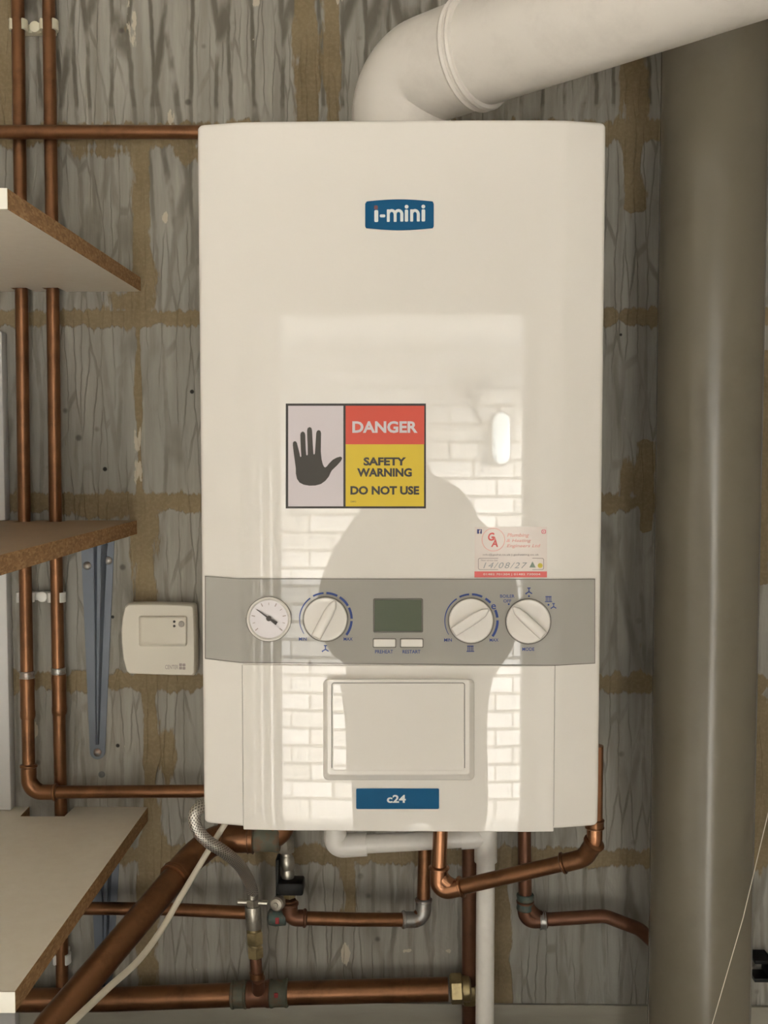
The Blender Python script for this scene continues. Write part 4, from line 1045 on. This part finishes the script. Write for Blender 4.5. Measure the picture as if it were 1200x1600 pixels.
mb = MB(); tslab(mb, [(circ(283.5, 975, 5, 24), .0050), (circ(283.5, 975, 4.7, 24), .0066), (circ(283.5, 975, 3.6, 24), .0072)]); mb.build('button', plain('thermostat_button_grey', (.42, .38, .33), .4), th)
for y in (971.3, 978.2):
    mb = MB(); tslab(mb, [(circ(272.3, y, 2.1, 16), .0055), (circ(272.3, y, 1.8, 16), .0060)]); mb.build('indicator', M['dark'], th)
mb = MB(); fn = lambda x, y: P(x, y, YT-.0004)
text(mb, 'CENTER', (258, 1039, 278.5, 1045.5), fn, .005)
for x0, y0 in ((280, 1036.5), (285.2, 1036.8), (280, 1041.6), (285.2, 1041.9)):
    mb.poly(rr(x0, y0, x0+4.5, y0+4.4, .8, 2), fn)
mb.build('lettering', M['sv_grey'], th)

# a grey plug left in the wall under the bracket
q = P(159, 1210, 0)
mb = MB(); mb.lathe((q.x, -.0002, q.z), (0, -1, 0), [(0, .0042), (.0012, .004), (.0014, .0022), (.0004, .0018)], 16)
tag(mb.build('wall_plug', M['rawplug']), 'small grey plug in the blockwork below the long bracket', 'wall plug')

# ------------------------------------------------------------------ the photographer, seen only as a reflection
YPn = -1.66; XP = .045
pr = thing('person', 'person in dark hooded clothing holding up a phone, mirrored in the boiler front', 'person', (XP, YPn, 0))
def skin_mesh(verts, edges, radii, root, name, mat, sub=2):
    me = bpy.data.meshes.new(name); me.from_pydata([Vector(v) for v in verts], edges, []); ob = bpy.data.objects.new(name, me); COL.objects.link(ob)
    md = ob.modifiers.new('skin', 'SKIN'); md.use_smooth_shade = True
    sk = me.skin_vertices[0].data
    for i, r in enumerate(radii):
        sk[i].radius = r if isinstance(r, tuple) else (r, r)
        sk[i].use_root = (i == root)
    s2 = ob.modifiers.new('sub', 'SUBSURF'); s2.levels = sub; s2.render_levels = sub
    dg = bpy.context.evaluated_depsgraph_get(); nm = bpy.data.meshes.new_from_object(ob.evaluated_get(dg))
    bpy.data.objects.remove(ob); bpy.data.meshes.remove(me)
    mb = MB(); mb.bm.from_mesh(nm); bpy.data.meshes.remove(nm); return mb
Y0 = YPn
V_ = [(XP, Y0, .86), (XP, Y0, 1.02), (XP, Y0+.01, 1.16), (XP, Y0+.01, 1.27), (XP, Y0+.015, 1.335), (XP, Y0+.03, 1.40), (XP, Y0+.045, 1.47), (XP, Y0+.045, 1.535)]
E_ = [(i, i+1) for i in range(7)]
R_ = [(.185, .12), (.185, .115), (.195, .12), (.185, .115), (.15, .09), (.115, .09), (.09, .095), (.06, .07)]
for s_ in (-1, 1):
    b = len(V_)
    V_ += [(XP+s_*.175, Y0, 1.275), (XP+s_*.195, Y0+.12, 1.30), (XP+s_*.16, Y0+.20, 1.43), (XP+s_*.065-XP*.6, Y0+.30, 1.575)]
    E_ += [(3, b), (b, b+1), (b+1, b+2), (b+2, b+3)]; R_ += [.085, .086, .078, .038]
    b = len(V_)
    V_ += [(XP+s_*.095, Y0, .78), (XP+s_*.11, Y0+.02, .46), (XP+s_*.12, Y0-.015, .09), (XP+s_*.135, Y0+.12, .035)]
    E_ += [(0, b), (b, b+1), (b+1, b+2), (b+2, b+3)]; R_ += [.095, .066, .045, (.045, .03)]
mb = skin_mesh(V_, E_, R_, 0, 'body', M['coat'])
body = mb.build('body', M['coat'], pr, 60)
# hood framing the face, and the face
mb = MB(); hc = Vector((XP, Y0+.05, 1.485))
for k in range(1): pass
L = []
for k in range(13):
    a = -PI/2 + PI*k/12; zz = hc.z + .118*math.sin(a); rr_ = math.cos(a)
    L.append([Vector((hc.x+.078*rr_*math.cos(2*PI*i/28), hc.y+.03+.092*rr_*math.sin(2*PI*i/28)*(1 if math.sin(2*PI*i/28) < 0 else .98)+(.012 if abs(i-7) < 2 and abs(k-5) < 1.5 else 0), zz)) for i in range(28)])
mb.loft(L); mb.build('face', M['skin'], pr, 80)
mb = MB(); L = []
for k in range(10):
    a = -.75 + (PI/2+.75)*k/9; zz = hc.z + .02 + .128*math.sin(a); rr_ = max(math.cos(a), .02)
    L.append([Vector((hc.x+.145*rr_*math.cos(PI-.35+(PI+.7)*i/24), hc.y+.012+.122*rr_*math.sin(PI-.35+(PI+.7)*i/24), zz)) for i in range(25)])
mb.loft(L, False, False, False)
hd = mb.build('hood', M['coat'], pr, 80); sm = hd.modifiers.new('thick', 'SOLIDIFY'); sm.thickness = .012
for s_ in (-1, 1):           # hands closed on the phone's two long edges
    wr = Vector((s_*.058+.01, Y0+.30, 1.575)); Hx = s_
    px_ = s_*.041
    V2 = [tuple(wr), (px_*1.25, Y0+.318, 1.605), (px_*1.2, Y0+.322, 1.63)]; E2 = [(0, 1), (1, 2)]; R2 = [(.026, .02), (.03, .016), (.028, .014)]
    for i, (dz, ln) in enumerate(((-.018, .9), (.000, 1.0), (.018, 1.02), (.036, .95))):
        b = len(V2); zz = 1.615+dz
        V2 += [(px_*1.3, Y0+.330, zz), (px_*1.16, Y0+.350, zz+.003), (px_*.82, Y0+.352, zz+.004)]
        E2 += [(2 if i > 1 else 1, b), (b, b+1), (b+1, b+2)]; R2 += [.0095, .0088, .0078]
    b = len(V2); V2 += [(px_*1.15, Y0+.312, 1.60), (px_*.85, Y0+.318, 1.625), (px_*.55, Y0+.322, 1.64)]; E2 += [(1, b), (b, b+1), (b+1, b+2)]; R2 += [.012, .0105, .009]
    skin_mesh(V2, E2, R2, 1, 'hand', M['skin']).build('hand', M['skin'], pr, 80)
ph_ = thing('phone', 'dark phone held upright in both hands, mirrored in the boiler front', 'phone', (0, Y0+.337, 1.555))
MB().box((-.036, Y0+.333, 1.555), (.036, Y0+.341, 1.700), .003).build('case', M['black'], ph_)
